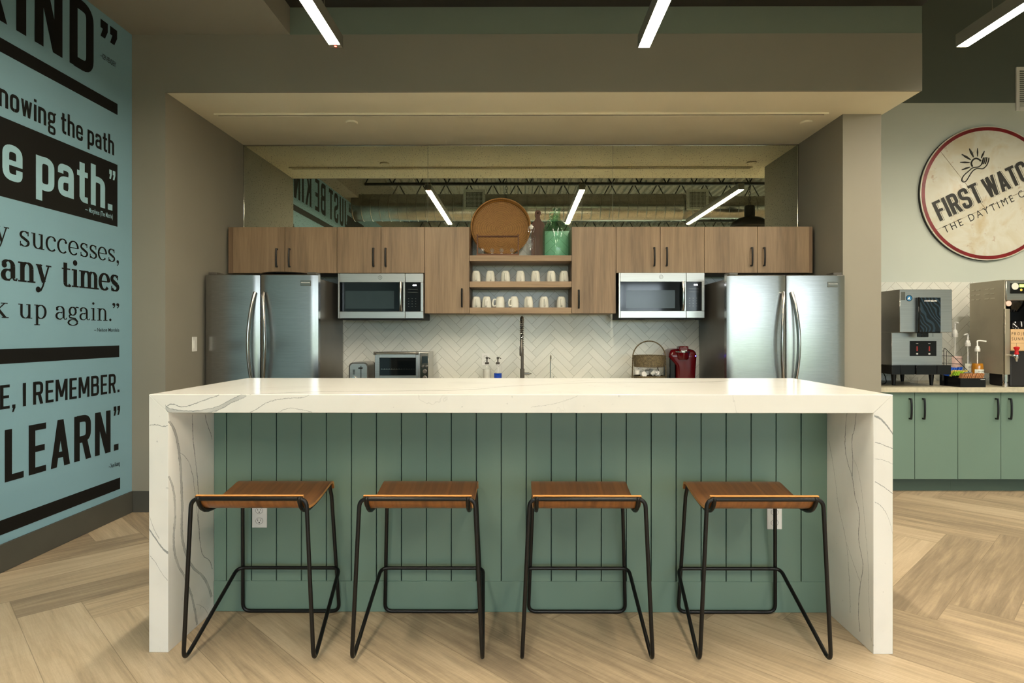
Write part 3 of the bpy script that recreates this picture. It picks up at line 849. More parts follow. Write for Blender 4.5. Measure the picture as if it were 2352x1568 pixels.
LP = [(-1.146, 'lit linear pendant over left end of the island, tip showing red indicator'),
      (0.775, 'lit linear pendant over right half of the island'),
      (2.755, 'lit linear pendant right of the soffit, near the round sign')]
for k, (x, lb) in enumerate(LP): pendant(x, 1.45, 3.92, lb, k == 0)
for k, (x, lb) in enumerate(((-1.146, 'left'), (0.775, 'middle'), (2.755, 'right'))):  # added unseen row, brightens the island front and columns
    pendant(x, -2.40, 0.05, 'added unseen fill pendant behind the camera, %s of its row' % lb)
pendant(4.9, 1.45, 3.92, 'lit linear pendant right of the picture, over the coffee counter')

for k, X in enumerate((3.40, 4.75, 6.1)):
    r = thing('track_spotlight', (X, 3.95, 3.16), ['black track spotlight cut by upper right picture edge', 'black track spotlight right of the picture, above the brewer', 'black track spotlight far right of the picture'][k], 'spotlight', 'track spotlights')
    ob = MB().lathe([(.03, 0), (.052, 0), (.055, .004), (.055, .15), (.03, .17), (0, .17)], n=24).build('head', M['black'], r, False); ob.rotation_euler = (math.radians(42), 0, 0)
    MB().lathe([(0, .012), (.048, .012), (.048, .016), (0, .016)], n=20).build('bulb', M['spot_lens'], ob, False)
    MB().tube([(X, 3.90, 3.28), (X, 3.90, ZD - .04)], .012, 8).build('stem', M['black'], r)
    sl = bpy.data.lights.new('spot_beam', 'SPOT'); sl.energy = SPOT_POWER; sl.color = (1.0, .90, .74); sl.spot_size = math.radians(125); sl.spot_blend = 1.0; sl.shadow_soft_size = .05
    so_ = bpy.data.objects.new('spot_beam', sl); COL.objects.link(so_); so_.parent = ob; so_.location = (0, 0, -.01)
# spiral duct, its grilles and the black dome pendants, all seen in the mirror
DY, DZ, DR = 1.0, 3.45, 0.228
du = MB(); prof = []
x = XL + 0.002
while x < XE - 0.01:
    rr = DR if x < 2.75 else (DR - (x - 2.75) / 0.45 * 0.04 if x < 3.2 else DR - 0.04)
    prof += [(rr, x), (rr + 0.006, x + 0.006), (rr + .006, x + .012), (rr, x + 0.018)]
    x += 0.155
du.lathe(prof, (0, DY, DZ), 40, 'x')
single(du, 'air_duct', M['galv'], (2.5, DY, DZ - DR), 'round galvanised spiral duct reflected in the mirror panels', 'duct')
for px, lb in ((1092, 'white supply grille on the duct behind the woven tray'), (1591, 'white supply grille on duct beside the slanting pendant reflection')):
    X = (px - 1194) / 134.0; z = 3.53
    g = thing('supply_grille', (X, DY + 0.23, z - .17), lb, 'air grille', 'duct grilles')
    fr = MB(); y0, y1 = DY + 0.23, DY + 0.285
    fr.box(X - .18, X - .135, y0, y1, z - .17, z + .17, .003).box(X + .135, X + .18, y0, y1, z - .17, z + .17, .003).box(X - .135, X + .135, y0, y1, z - .17, z - .125).box(X - .135, X + .135, y0, y1, z + .125, z + .17)
    fr.build('frame', M['pale_wall'], g)
    gr = MB()
    for q in range(1, 12): gr.box(X - .135 + q * .0225 - .003, X - .135 + q * .0225 + .003, y1 - .02, y1 - .01, z - .125, z + .125)
    for q in range(1, 11): gr.box(X - .135, X + .135, y1 - .012, y1 - .006, z - .125 + q * .0227 - .003, z - .125 + q * .0227 + .003)
    gr.box(X - .135, X + .135, y0 + .02, y0 + .03, z - .125, z + .125, mi=1)
    gr.build('louvre_grid', [M['pale_wall'], M['black_matte']], g)
for X, lb in ((3.70, 'black dome pendant lamp reflected at right end of the mirror'), (-0.22, 'black dome pendant lamp behind the woven tray reflection')):
    Y, z = 1.62, 3.01
    r = thing('dome_pendant', (X, Y, z), lb, 'pendant light', 'black dome pendants')
    MB().lathe([(.31, z), (.305, z + .02), (.27, z + .085), (.18, z + .14), (.09, z + .165), (.082, z + .17), (.082, z + .33), (.07, z + .345), (0, z + .345)], (X, Y, 0), 36).build('shade', M['black_matte'], r)
    ch = MB(); zz = z + .345; k = 0
    while zz < ZD - .08:
        a = (0.016, 0) if k % 2 == 0 else (0, 0.016)
        ch.tube([(X - a[0], Y - a[1], zz + .004), (X - a[0], Y - a[1], zz + .04), (X, Y, zz + .05), (X + a[0], Y + a[1], zz + .04), (X + a[0], Y + a[1], zz + .004), (X, Y, zz - .006)], .004, 5, True)
        zz += .044; k += 1
    ch.build('chain', M['black_matte'], r)

# ================================================================== ISLAND
YF, YBK = 2.563, 3.50
XI0, XI1 = at(342, 900, YF)[0], at(2051, 900, YF)[0]
ZT = 1.0575
LT, TT = 0.080, 0.0755
xin0, xin1 = XI0 + LT, XI1 - LT
YP = 2.945
def vin(pts, sc, ox, oy, plane, X=None):
    out = []
    for u, v in pts:
        px, py = ox + u * sc, oy + v * sc
        if plane == 'x': y, z = atx(px, py, X); out.append((y, z))          # a=y, b=z
        elif plane == 'y': x, z = at(px, py, YF); out.append((z, x))         # a=z, b=x
        elif plane == 'yv': x, z = at(px, py, YF); out.append((x, z))
        else: x, y = atz(px, py, ZT); out.append((y, x))                    # a=y, b=x
    return out
A4, A5, A7, A8 = (.402, 330, 880), (.4389, 1860, 880), (.357, 380, 840), (.357, 1220, 840)
V_left = [
    ('x', vin([(145, 215), (185, 300), (205, 420), (215, 560), (220, 700), (218, 850), (235, 950), (275, 1040), (350, 1120), (388, 1220)], *A4, 'x', xin0), .0095, .85),
    ('x', vin([(142, 530), (172, 620), (180, 750), (172, 900), (185, 1000), (240, 1120), (285, 1260), (305, 1380)], *A4, 'x', xin0), .0075, .8),
    ('x', vin([(278, 178), (285, 350), (303, 500), (312, 620), (318, 860), (335, 970), (380, 1020), (392, 1060)], *A4, 'x', xin0), .0035, .8),
    ('x', vin([(350, 178), (365, 240), (386, 300), (390, 320)], *A4, 'x', xin0), .0035, .8),
    ('x', vin([(205, 395), (245, 430), (270, 480), (290, 600), (305, 740), (318, 850)], *A4, 'x', xin0), .0025, .7),
    ('x', vin([(300, 1262), (335, 1275), (370, 1320)], *A4, 'x', xin0), .002, .6),
]
V_right = [
    ('x', vin([(195, 155), (185, 330), (200, 420), (222, 490), (235, 580), (260, 700), (255, 795), (270, 900), (278, 960), (265, 1045), (255, 1180), (262, 1300)], *A5, 'x', xin1), .0030, .8),
    ('x', vin([(242, 155), (236, 230), (220, 300), (225, 400), (222, 490)], *A5, 'x', xin1), .0030, .8),
    ('x', vin([(100, 300), (130, 480), (150, 640), (190, 830), (205, 1000), (212, 1200)], *A5, 'x', xin1), .0022, .6),
    ('x', vin([(232, 400), (262, 500), (285, 700), (305, 950), (310, 1150), (322, 1350)], *A5, 'x', xin1), .0018, .45),
    ('x', vin([(190, 830), (235, 960), (265, 1045)], *A5, 'x', xin1), .0022, .6),
]
V_fl = [  # on the front edge of the left leg, x as function of z -> handled with 'y' veins below
]
FRONT_L = [(vin([(30, 830), (70, 890), (110, 945), (140, 968)], *A4, 'y'), .006, .8),
           (vin([(36, 985), (65, 1020), (100, 1080), (137, 1125)], *A4, 'y'), .002, .7),
           (vin([(32, 242), (80, 236), (115, 246), (140, 240)], *A4, 'y'), .002, .7),
           (vin([(34, 760), (58, 830), (90, 888)], *A4, 'y'), .004, .5)]
FRONT_R = [(vin([(338, 172), (375, 192), (410, 230), (440, 275)], *A5, 'y'), .006, .8),
           (vin([(340, 308), (390, 325), (440, 341)], *A5, 'y'), .002, .75),
           (vin([(340, 512), (390, 545), (440, 580)], *A5, 'y'), .002, .75),
           (vin([(340, 622), (375, 645), (405, 690), (436, 800)], *A5, 'y'), .002, .7),
           (vin([(340, 395), (390, 405), (440, 425)], *A5, 'y'), .0015, .5)]
TOPV = [('y', vin([(0, 262), (25, 285), (120, 300), (220, 298), (300, 284), (370, 258), (430, 225), (520, 184)], *A7, 'y'), .010, .7),
        ('y', vin([(2, 268), (30, 248), (110, 264), (180, 245), (250, 220), (345, 188)], *A7, 'y'), .0022, .8),
        ('y', vin([(545, 300), (600, 270), (650, 238), (750, 212), (880, 202), (925, 188)], *A7, 'y'), .0018, .7),
        ('y', vin([(725, 300), (800, 272), (860, 278), (945, 300)], *A7, 'y'), .0014, .6),
        ('y', vin([(0, 265), (180, 235), (300, 190)], *A8, 'y'), .0014, .35),
        ('z', vin([(520, 184), (700, 176), (1000, 166), (1500, 161), (1900, 155), (2200, 132), (2352, 125), ], *A7, 'z') + vin([(500, 106), (900, 108), (1200, 100), (1400, 82)], *A8, 'z'), .010, .45),
        ('z', vin([(1500, 161), (1750, 150), (2000, 138), (2350, 122)], *A7, 'z') + vin([(400, 92), (700, 84)], *A8, 'z'), .005, .3)]
isl = thing('kitchen_island', ((XI0 + XI1) / 2, (YF + YBK) / 2, 0), 'white veined quartz waterfall island with sage green plank front', 'kitchen island')
def bevelled(pts):
    mb = MB().prism(pts, 'y', YF, YBK); bmesh.ops.bevel(mb.bm, geom=list(mb.bm.edges), offset=.0014, segments=1, affect='EDGES'); return mb
bevelled([(XI0, ZT), (XI1, ZT), (xin1, ZT - TT), (xin0, ZT - TT)]).build('countertop', marble('quartz_top', TOPV), isl)
bevelled([(XI0, 0), (xin0, 0), (xin0, ZT - TT), (XI0, ZT)]).build('waterfall_leg', marble('quartz_left', V_left + [('y',) + v for v in FRONT_L]), isl)
bevelled([(XI1, 0), (XI1, ZT), (xin1, ZT - TT), (xin1, 0)]).build('waterfall_leg', marble('quartz_right', V_right + [('y',) + v for v in FRONT_R]), isl)
MB().box(xin0 + .001, xin1 - .001, YP + .02, YBK - .02, 0.0, ZT - TT - .001).build('cabinet_body', M['sage_dark'], isl)
pn = MB()
gx = [ax(520 + 57.4 * k, YP) for k in range(24)]
bounds = [xin0 + .001] + gx + [xin1 - .001]
zb = az(1334, YP)
for k in range(len(bounds) - 1):
    pn.box(bounds[k] + (.002 if k else 0), bounds[k + 1] - (.002 if k < len(bounds) - 2 else 0), YP, YP + .019, zb - .02, ZT - TT - .001, 0.0015)
pn.build('plank_front', M['sage'], isl)
MB().box(xin0 + .001, xin1 - .001, YP - .004, YP + .019, 0, zb, 0.002).build('base_rail', M['sage'], isl)
def outlet(X, Z, Y, root):
    o = MB().box(X - .035, X + .035, Y - .006, Y, Z - .057, Z + .057, .002).build('outlet_plate', M['white'], root)
    for dz in (-.0245, .0245):
        fc = MB(); fc.prism([(X - .017, Z + dz - .009), (X - .010, Z + dz - .0145), (X + .010, Z + dz - .0145), (X + .017, Z + dz - .009), (X + .017, Z + dz + .009), (X + .010, Z + dz + .0145), (X - .010, Z + dz + .0145), (X - .017, Z + dz + .009)], 'y', Y - .008, Y - .006)
        fc = fc.build('socket_face', M['white'], o)
        sl = MB(); sl.box(X - .008, X - .006, Y - .0085, Y - .007, Z + dz + .000, Z + dz + .008).box(X + .006, X + .008, Y - .0085, Y - .007, Z + dz + .000, Z + dz + .008).disc((X, Y - .0078, Z + dz - .007), .0028, 'y', 10)
        sl.tube([(X + .017 * math.cos(a), Y - .0078, Z + dz + .0145 * math.sin(a)) for a in [2 * PI * q / 16 for q in range(16)]], .0007, 4, True)
        sl.build('socket_slots', M['black'], o)
    return o
outlet(ax(597, YP), az(1184, YP), YP, isl)
outlet(ax(1778, YP), az(1186, YP), YP, isl)

# ================================================================== STOOLS
def make_stool(x, label):
    y0 = 2.70
    r = thing('bar_stool', (x, y0, 0), label, 'bar stool', 'bar stools at the island')
    R = .0083
    seat_prof = [(2.484, .668), (2.490, .650), (2.500, .634), (2.520, .618), (2.555, .607), (2.61, .604), (2.70, .611), (2.78, .623), (2.835, .632), (2.866, .632), (2.886, .622), (2.896, .596)]
    pr = smoothpath([(0, y - y0, z) for y, z in seat_prof], 4)
    th = .011
    nor = []
    for k, p in enumerate(pr):
        a, b = pr[max(k - 1, 0)], pr[min(k + 1, len(pr) - 1)]
        tg = (b - a).normalized(); nor.append(Vector((0, -tg.z, tg.y)))
    hw = .214
    top = [(p + n * 0) for p, n in zip(pr, nor)]; bot = [(p - n * th) for p, n in zip(pr, nor)]
    s = MB()
    nx = 9
    xs_ = [-hw + 2 * hw * q / (nx - 1) for q in range(nx)]
    s.grid([[(xx, p.y, p.z) for xx in xs_] for p in top])
    s.grid([[(xx, p.y, p.z) for xx in xs_] for p in bot])
    for xx in (-hw, hw): s.grid([[(xx, p.y, p.z) for p in top], [(xx, p.y, p.z) for p in bot]], mi=1)
    for k in (0, -1): s.grid([[(xx, top[k].y, top[k].z) for xx in xs_], [(xx, bot[k].y, bot[k].z) for xx in xs_]], mi=1)
    s.build('seat', [M['seat'], M['seat_edge']], r, False)
    # front frame: footrest bar, struts, feet, front legs and the bar under the front lip
    f = fillet([(-.236, 2.899 - y0, .222), (-.258, 2.468 - y0, R), (-.228, 2.472 - y0, .654), (.228, 2.472 - y0, .654), (.258, 2.468 - y0, R), (.236, 2.899 - y0, .222)], .034, 7, True)
    MB().tube(f, R, 10, True).build('front_frame', M['black'], r, False)
    # rear frame: rails under the seat, rear legs, floor bar
    rail = [(p - n * (th + R)) for p, n in zip(pr, nor)][:-6]
    hx = .200
    left = [(-hx, p.y, p.z) for p in rail]
    path = [(-hx, 2.478 - y0, .652)] + left[1::3] + [(-hx, 2.866 - y0, .606), (-.205, 2.880 - y0, .560), (-.226, 2.930 - y0, R)]
    path = path + [(-p[0], p[1], p[2]) for p in reversed(path)]
    MB().tube(fillet(path, .035, 6), R, 10).build('rear_frame', M['black'], r, False)
    MB().box(-.15, .15, 2.60 - y0, 2.70 - y0, .5865, .5925, .002).build('seat_plate', M['black'], r, False)
    return r
st0 = make_stool(-1.071, 'bar stool nearest the teal lettered wall, before the left outlet')
dup(st0, (-.405, 2.70, 0), 'bar stool second from the teal lettered wall')
dup(st0, (.266, 2.70, 0), 'bar stool second from the right end of the island')
dup(st0, (.965, 2.70, 0), 'bar stool at right end of island, before the right outlet')

# ================================================================== UPPER CABINETS
YC = 5.486
ZC1, ZC0, ZCM = az(520.5, YC), az(627, YC), az(719.5, YC)
def pull(X, Z, L, root, Y=YC, side=1):
    h = L / 2
    mb = MB()
    mb.tube(smoothpath([(X, Y - .025, Z - h), (X, Y - .030, Z - h * .5), (X, Y - .031, Z), (X, Y - .030, Z + h * .5), (X, Y - .025, Z + h)], 4), .0078, 8)
    mb.box(X - .006, X + .006, Y - .028, Y, Z - h - .004, Z - h + .008, .001).box(X - .006, X + .006, Y - .028, Y, Z + h - .008, Z + h + .004, .001)
    return mb.build('handle', M['black'], root, label='black bar handle')
def cabinet(px0, px1, splits, z0, z1, label, handles, name='wall_cabinet', filler=None):
    x0, x1 = ax(px0, YC), ax(px1, YC)
    r = thing(name, ((x0 + x1) / 2, (YC + YW) / 2, z0), label, 'wall cabinet', 'walnut wall cabinets')
    MB().box(x0 + .0005, x1 - .0005, YC + .021, YW - .013, z0, z1).build('cabinet_body', M['walnut_side'], r)
    es = [px0] + splits + [px1]
    if filler:
        fx0, fx1 = ax(filler[0], YC), ax(filler[1], YC)
        MB().box(fx0, fx1, YC + .012, YC + .030, z0, z1, .001).build('filler_panel', M['walnut_side'], r)
        es = [e for e in es]
        if filler[0] == px0: es[0] = filler[1]
        else: es[-1] = filler[0]
    for k in range(len(es) - 1):
        a, b = ax(es[k], YC) + .0018, ax(es[k + 1], YC) - .0018
        d = MB().box(a, b, YC, YC + .019, z0 + .001, z1 - .001, .0012).build('door', M['walnut'], r)
        hp = handles[k]
        if hp: pull(ax(hp[0], YC), az(hp[1], YC), .157, d)
    return r
cabinet(523, 774, [654], ZC0, ZC1, 'walnut double-door cabinet above the left refrigerator', [(637, 592), (666, 592)], filler=(523, 535))
cabinet(774, 975, [875], ZC0, ZC1, 'walnut double-door cabinet above the left microwave', [(858.5, 591), (886.5, 591)])
cabinet(975, 1078, [], ZCM, ZC1, 'taller single-door walnut cabinet left of the open mug shelves', [(1061.5, 684)])
cabinet(1313, 1415, [], ZCM, ZC1, 'taller single-door walnut cabinet right of the open mug shelves', [(1329, 687)])
cabinet(1415, 1618, [1516.5], ZC0, ZC1, 'walnut double-door cabinet above the right microwave', [(1502, 590), (1530.5, 590)])
cabinet(1618, 1868, [1740], ZC0, ZC1, 'walnut double-door cabinet above the right bright steel refrigerator', [(1725.5, 590), (1754, 590)], filler=(1859, 1868))
sx0, sx1 = ax(1078, YC), ax(1313, YC)
shf = thing('open_shelf_unit', ((sx0 + sx1) / 2, (YC + YW) / 2, ZCM), 'open walnut shelf unit holding two rows of white mugs', 'shelf unit')
ZSH = []
for pa, pb in ((586, 599), (646, 659.2), (706, 719.5)):
    z1, z0 = az(pa, YC), az(pb, YC); ZSH.append(z1)
    MB().box(sx0 + .001, sx1 - .001, YC + .002, YW - .009, z0, z1, .0012).build('shelf', M['walnut_h'], shf)

# ------------------------------------------------------------------ mugs
def make_mug(loc, label, rz):
    r = thing('mug', loc, label, 'mug', 'white mugs upside down on the shelves', rz)
    H = .102
    MB().lathe([(.0405, 0), (.0425, .002), (.0425, .012), (.0415, .04), (.038, .07), (.033, .09), (.027, .099), (.0245, .1015), (.0225, .0995), (0, .0995)], n=30).lathe([(.0405, 0), (.039, .02), (.034, .08), (.026, .094), (0, .094)], n=24).build('cup', M['ceramic'], r, False, 55)
    h = smoothpath([(0, -.040, .020), (0, -.058, .016), (0, -.068, .030), (0, -.067, .055), (0, -.057, .074), (0, -.035, .072)], 5)
    MB().tube(h, .0072, 8, flat=1.0).build('mug_handle', M['ceramic'], r, False)
    return r
ords = ['leftmost', 'second from left', 'third from left', 'middle', 'third from right', 'second from right', 'rightmost']
mug0 = None
for row, (zs, cen, rots) in enumerate(((ZSH[1], [1093.5, 1126.1, 1161.1, 1195.3, 1230, 1266, 1295.3], [.05, .1, 0, .05, 0, -.05, .05]),
                                       (ZSH[2], [1094, 1118, 1149, 1181, 1214, 1249.5, 1289.2], [.1, -.1, -1.35, -.75, -.1, .1, 0]))):
    for k, (px, rz) in enumerate(zip(cen, rots)):
        Y = 5.60
        loc = (ax(px, Y), Y, zs + .0003)
        lb = 'white upside-down mug, %s on the %s mug shelf' % (ords[k], ('upper', 'lower')[row])
        if mug0 is None: mug0 = make_mug(loc, lb, rz)
        else: dup(mug0, loc, lb, rz)

# ------------------------------------------------------------------ decor on the top shelf
zt = ZSH[0] + .0003
def tray_mat():
    t = NT('woven_rattan')
    x, y, z = t.sep(t.objc())
    rr = t.math('SQRT', t.math('ADD', t.math('MULTIPLY', x, x), t.math('MULTIPLY', z, z)))
    an = t.math('ARCTAN2', z, x)
    ring = t.math('MULTIPLY', t.math('ADD', rr, t.math('MULTIPLY', an, .0095 / (2 * PI))), 1 / .0095)
    f = t.math('ABSOLUTE', t.math('SUBTRACT', t.math('FRACT', ring), .5))
    wv = t.math('SINE', t.math('MULTIPLY', an, 90.0))
    n = t.noise(t.objc(), 35, 3)
    g = t.math('ADD', t.smooth(f, .12, .45, 1.0, 0.0), t.math('ADD', t.math('MULTIPLY', wv, .08), t.math('MULTIPLY', t.math('SUBTRACT', n, .5), .5)))
    t.set(col=t.ramp(g, [(0.0, lin((92, 56, 18))), (.5, lin((132, 92, 40))), (1.0, lin((172, 128, 66)))]), rough=.6)
    t.bump(f, .5, .003)
    return t.m
M['rattan'] = tray_mat()
YT = 5.76
Xt, Zt = at(1150.6, 522.9, YT); rt = .268
tr = thing('woven_tray', (Xt, YT, zt), 'large round woven rattan tray leaning against mirror on top shelf', 'tray')
b = MB()
prof = [(0, 0), (rt - .03, 0), (rt - .012, -.010), (rt - .004, -.045), (rt, -.055), (rt + .004, -.045), (rt - .002, .004), (rt - .03, .012), (0, .012)]
b.lathe(prof, (0, 0, 0), 64, 'y')
ob = b.build('tray_body', M['rattan'], tr, False)
ob.location = (0, 0, Zt - zt + .0); ob.rotation_euler = (math.radians(-9), 0, 0)
ob.location.z = (rt + .004) * math.cos(math.radians(9)) + .01
rm = MB(); rm.tube([(rt * math.cos(a), -.052, rt * math.sin(a)) for a in [2 * PI * k / 64 for k in range(64)]], .0085, 8, True)
rm.build('rim', M['rattan'], ob, False)
# paddle board
Yp = 5.80
Xp = ax(1235.5, Yp); zpt = az(481, Yp)
hw_ = .062; H = zpt - zt
out = []
half = [(hw_, 0), (hw_, H * .66), (hw_ * .97, H * .70), (hw_ * .80, H * .745), (hw_ * .5, H * .785), (.021, H * .83), (.018, H * .87), (.024, H * .90), (.0275, H * .935), (.026, H * .965), (.016, H * .992), (0, H)]
out = half + [(-x, z) for x, z in reversed(half[:-1])]
hole = [(.009 * math.cos(a), H * .945 + .009 * math.sin(a)) for a in [2 * PI * k / 16 for k in range(16)]]
pb = MB()
bm_ = pb.bm
def ringv(pts, y): return [bm_.verts.new((p[0], y, p[1])) for p in pts]
for y in (0, .018):
    o_, h_ = ringv(out, y), ringv(hole, y)
    ed = [bm_.edges.new((o_[k], o_[(k + 1) % len(o_)])) for k in range(len(o_))] + [bm_.edges.new((h_[k], h_[(k + 1) % len(h_)])) for k in range(len(h_))]
    bmesh.ops.triangle_fill(bm_, use_beauty=True, edges=ed)
    if y == 0: o0, h0 = o_, h_
for A, B in ((o0, o_), (h0, h_)):
    for k in range(len(A)): bm_.faces.new((A[k], A[(k + 1) % len(A)], B[(k + 1) % len(A)], B[k]))
bo = pb.build('paddle_board', M['dark_wood'])
bo.location = (Xp, Yp - .03, zt); bo.rotation_euler = (math.radians(-6), 0, 0)
bo['label'] = 'dark wooden paddle cutting board leaning behind the clear bottle'; bo['category'] = 'cutting board'
# clear swing-top bottle
Yb = 5.62; Xb = ax(1220, Yb)
Hb = az(513, Yb) - zt
bt = thing('swing_top_bottle', (Xb, Yb, zt), 'clear glass swing-top bottle with white stopper on top shelf', 'bottle')
MB().lathe([(0, .004), (.036, .004), (.041, .010), (.041, .165), (.038, .180), (.022, .195), (.016, .205), (.0145, .245), (.017, .250), (.017, .258), (.012, .258)], n=28).build('glass_body', M['glass'], bt, False)
MB().lathe([(.012, .250), (.018, .262), (.018, .270), (.011, .278), (.011, .290), (0, .292)], n=20).build('stopper', M['ceramic'], bt, False)
wr = MB()
for sx in (-1, 1): wr.tube(smoothpath([(0 if sx < 0 else 0, 0, .284), (sx * .024, -.004, .268), (sx * .026, -.004, .235), (sx * .017, -.004, .222)], 5), .0016, 6)
wr.build('wire_bail', M['chrome'], bt, False)
# green demijohn
M['green_glass'] = glassm('green_bottle_glass', (0.70, 0.90, 0.80))
Yg = 5.69; Xg = ax(1278.4, Yg); Hg = az(478, Yg) - zt
dj = thing('demijohn', (Xg, Yg, zt), 'large green glass demijohn at right of top shelf', 'bottle')
k = Hg / .42
MB().lathe([(0, .003), (.105, .003), (.119, .012 * k), (.122, .03 * k), (.122, .225 * k), (.118, .25 * k), (.100, .275 * k), (.068, .300 * k), (.040, .318 * k), (.034, .335 * k), (.032, .395 * k), (.038, .400 * k), (.038, .418 * k), (.030, .42 * k)], n=44).build('glass_body', M['green_glass'], dj, False)
MB().tube(smoothpath([(-.036, 0, .385 * k), (-.058, 0, .378 * k), (-.060, 0, .345 * k), (-.050, 0, .312 * k)], 6), .007, 8).build('loop_handle', M['green_glass'], dj, False)
# shot glass rack
Yr = 5.585
xr0, xr1 = ax(1095, Yr), ax(1192, Yr); zr1 = az(543, Yr)
rk = thing('glass_rack', ((xr0 + xr1) / 2, Yr, zt), 'small brown wooden rack with crossbar holding four tiny glasses', 'rack')
MB().box(xr0, xr1, Yr - .045, Yr + .045, zt, zt + .022, .002).build('base', M['rack_wood'], rk)
for x in (xr0 + .006, xr1 - .006): MB().box(x - .006, x + .006, Yr - .014, Yr + .014, zt + .022, zr1 + .018, .002).build('upright', M['rack_wood'], rk)
MB().tube([(xr0 + .012, Yr, zr1), (xr1 - .012, Yr, zr1)], .008, 10).build('crossbar', M['dark_wood'], rk)
gl0 = None
for k, px in enumerate((1108.5, 1130.5, 1152, 1176.5)):
    loc = (ax(px, Yr), Yr, zt + .0223)
    lb = 'tiny clear glass in wooden rack, %s' % ['leftmost', 'second from left', 'third from left', 'rightmost'][k]
    if gl0 is None:
        gl0 = thing('shot_glass', loc, lb, 'glass', 'tiny glasses in the wooden rack')
        MB().lathe([(.008, 0), (.012, .004), (.009, .010)] + [(.0205 * math.sin(a), .030 - .0205 * math.cos(a)) for a in [.45 + (PI - .9) * q / 12 for q in range(13)]], n=22).build('bowl', M['glass'], gl0, False)
        rg_ = MB()
        for r_ in (.0165, .009): rg_.tube([(r_ * math.cos(a), -.0135, .031 + r_ * math.sin(a)) for a in [2 * PI * q / 20 for q in range(20)]], .0016, 6, True)
        for a in (.8, 2.4): rg_.tube([(-.012 * math.cos(a), -.0138, .031 - .012 * math.sin(a)), (.012 * math.cos(a), -.0138, .031 + .012 * math.sin(a))], .0012, 5)
        rg_.build('ring_pattern', M['chrome'], gl0, False)  # chrome rings and crossed strokes on the front of the bowl
        MB().lathe([(0, 0), (.012, 0), (.011, .007), (0, .008)], n=18).build('foot', M['ceramic'], gl0, False)
    else: dup(gl0, loc, lb)

# ================================================================== REFRIGERATORS
def fridge(xl, xg, xr, Yf, ztop, label, tone, badge_px):
    xm = (xl + xr) / 2
    r = thing('refrigerator', (xm, (Yf + 5.82) / 2, 0), label, 'refrigerator', 'french door refrigerators')
    MB().box(xl + .012, xr - .012, Yf + .085, 5.83, .02, ztop - .028, .004).box(xl + .03, xr - .03, Yf + .07, Yf + .086, .05, ztop - .05).build('cabinet_body', M['steel_side'], r)
    def bowed(a, b, z0, z1, depth=.075, bow=.012):
        mb = MB(); n = 14; rows = []
        for q in range(n + 1):
            t = q / n; x = a + (b - a) * t
            u = (2 * t - 1)
            edge = .010 * max(0, abs(u) - .93) / .07
            y = Yf + bow * u * u + edge
            rows.append([(x, Yf + depth, z0), (x, y + .004, z0), (x, y, z0 + .006), (x, y, z1 - .006), (x, y + .004, z1), (x, Yf + depth, z1)])
        vs = mb.grid(rows, False, True)
        mb.bm.faces.new(vs[0]); mb.bm.faces.new(list(reversed(vs[-1])))
        return mb
    dr = []
    for a, b in ((xl, xg - .004), (xg + .004, xr)):
        dr.append(bowed(a, b, .72, ztop).build('door', M[tone], r, smooth=30))
    fz = bowed(xl, xr, .06, .705).build('freezer_drawer', M[tone], r, smooth=30)
    zt_, zb_ = CAMH + (HY - 672) * Yf / F, CAMH + (HY - 905) * Yf / F
    for sgn, d in ((-1, dr[0]), (1, dr[1])):
        pts = []
        for q in range(25):
            t = q / 24; s_ = math.sin(PI * t)
            pts.append((xg + sgn * (.032 + .034 * s_), Yf - .004 - .058 * s_ ** .6, zb_ + (zt_ - zb_) * t))
        MB().tube(pts, .0185, 12, flat=.75).build('handle', M['chrome_warm'], d, label='curved chrome handle')
    MB().tube(smoothpath([(xl + .1, Yf, .64), (xl + .16, Yf - .05, .64), (xm, Yf - .055, .645), (xr - .16, Yf - .05, .64), (xr - .1, Yf, .64)], 6), .013, 10).build('handle', M['chrome_warm'], fz)
    bx, bz = at(badge_px[0], badge_px[1], Yf)
    bd = MB().box(bx - .042, bx + .042, Yf - .003, Yf + .02, bz - .021, bz + .021, .002).build('badge', M['logo_grey'], dr[1], label='small silver maker plate')
    tx = MB(); letter(tx, 'FRIGIDAIRE', (0, Yf - .0036, bz + .0), XV, ZV, bx - .036, bx + .036, .009); tx.build('badge_text', M['white'], r)
    for a in (xl + .02, xr - .09): MB().box(a, a + .07, Yf + .02, Yf + .14, ztop - .0, ztop + .02, .003).build('hinge_cover', M['steel_side'], r)
    return r
fridge(ax(470, 5.06), ax(596, 5.06), ax(729, 5.06), 5.06, az(630, 5.06, 600), 'steel refrigerator, dim reflections in its tone, with curved handles left of the left microwave', 'steel_door_shaded', (702, 650))
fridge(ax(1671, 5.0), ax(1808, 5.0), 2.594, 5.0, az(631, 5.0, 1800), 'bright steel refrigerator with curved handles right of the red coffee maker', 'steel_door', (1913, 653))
Xd = ax(648, 5.25)
single(MB().lathe([(0, 0), (.20, 0), (.215, .012), (.205, .022), (0, .026)], (Xd, 5.36, 1.792), 40), 'round_tray', M['black_gloss'], (Xd, 5.36, 1.792), 'black round tray lying on top of the left refrigerator', 'tray')

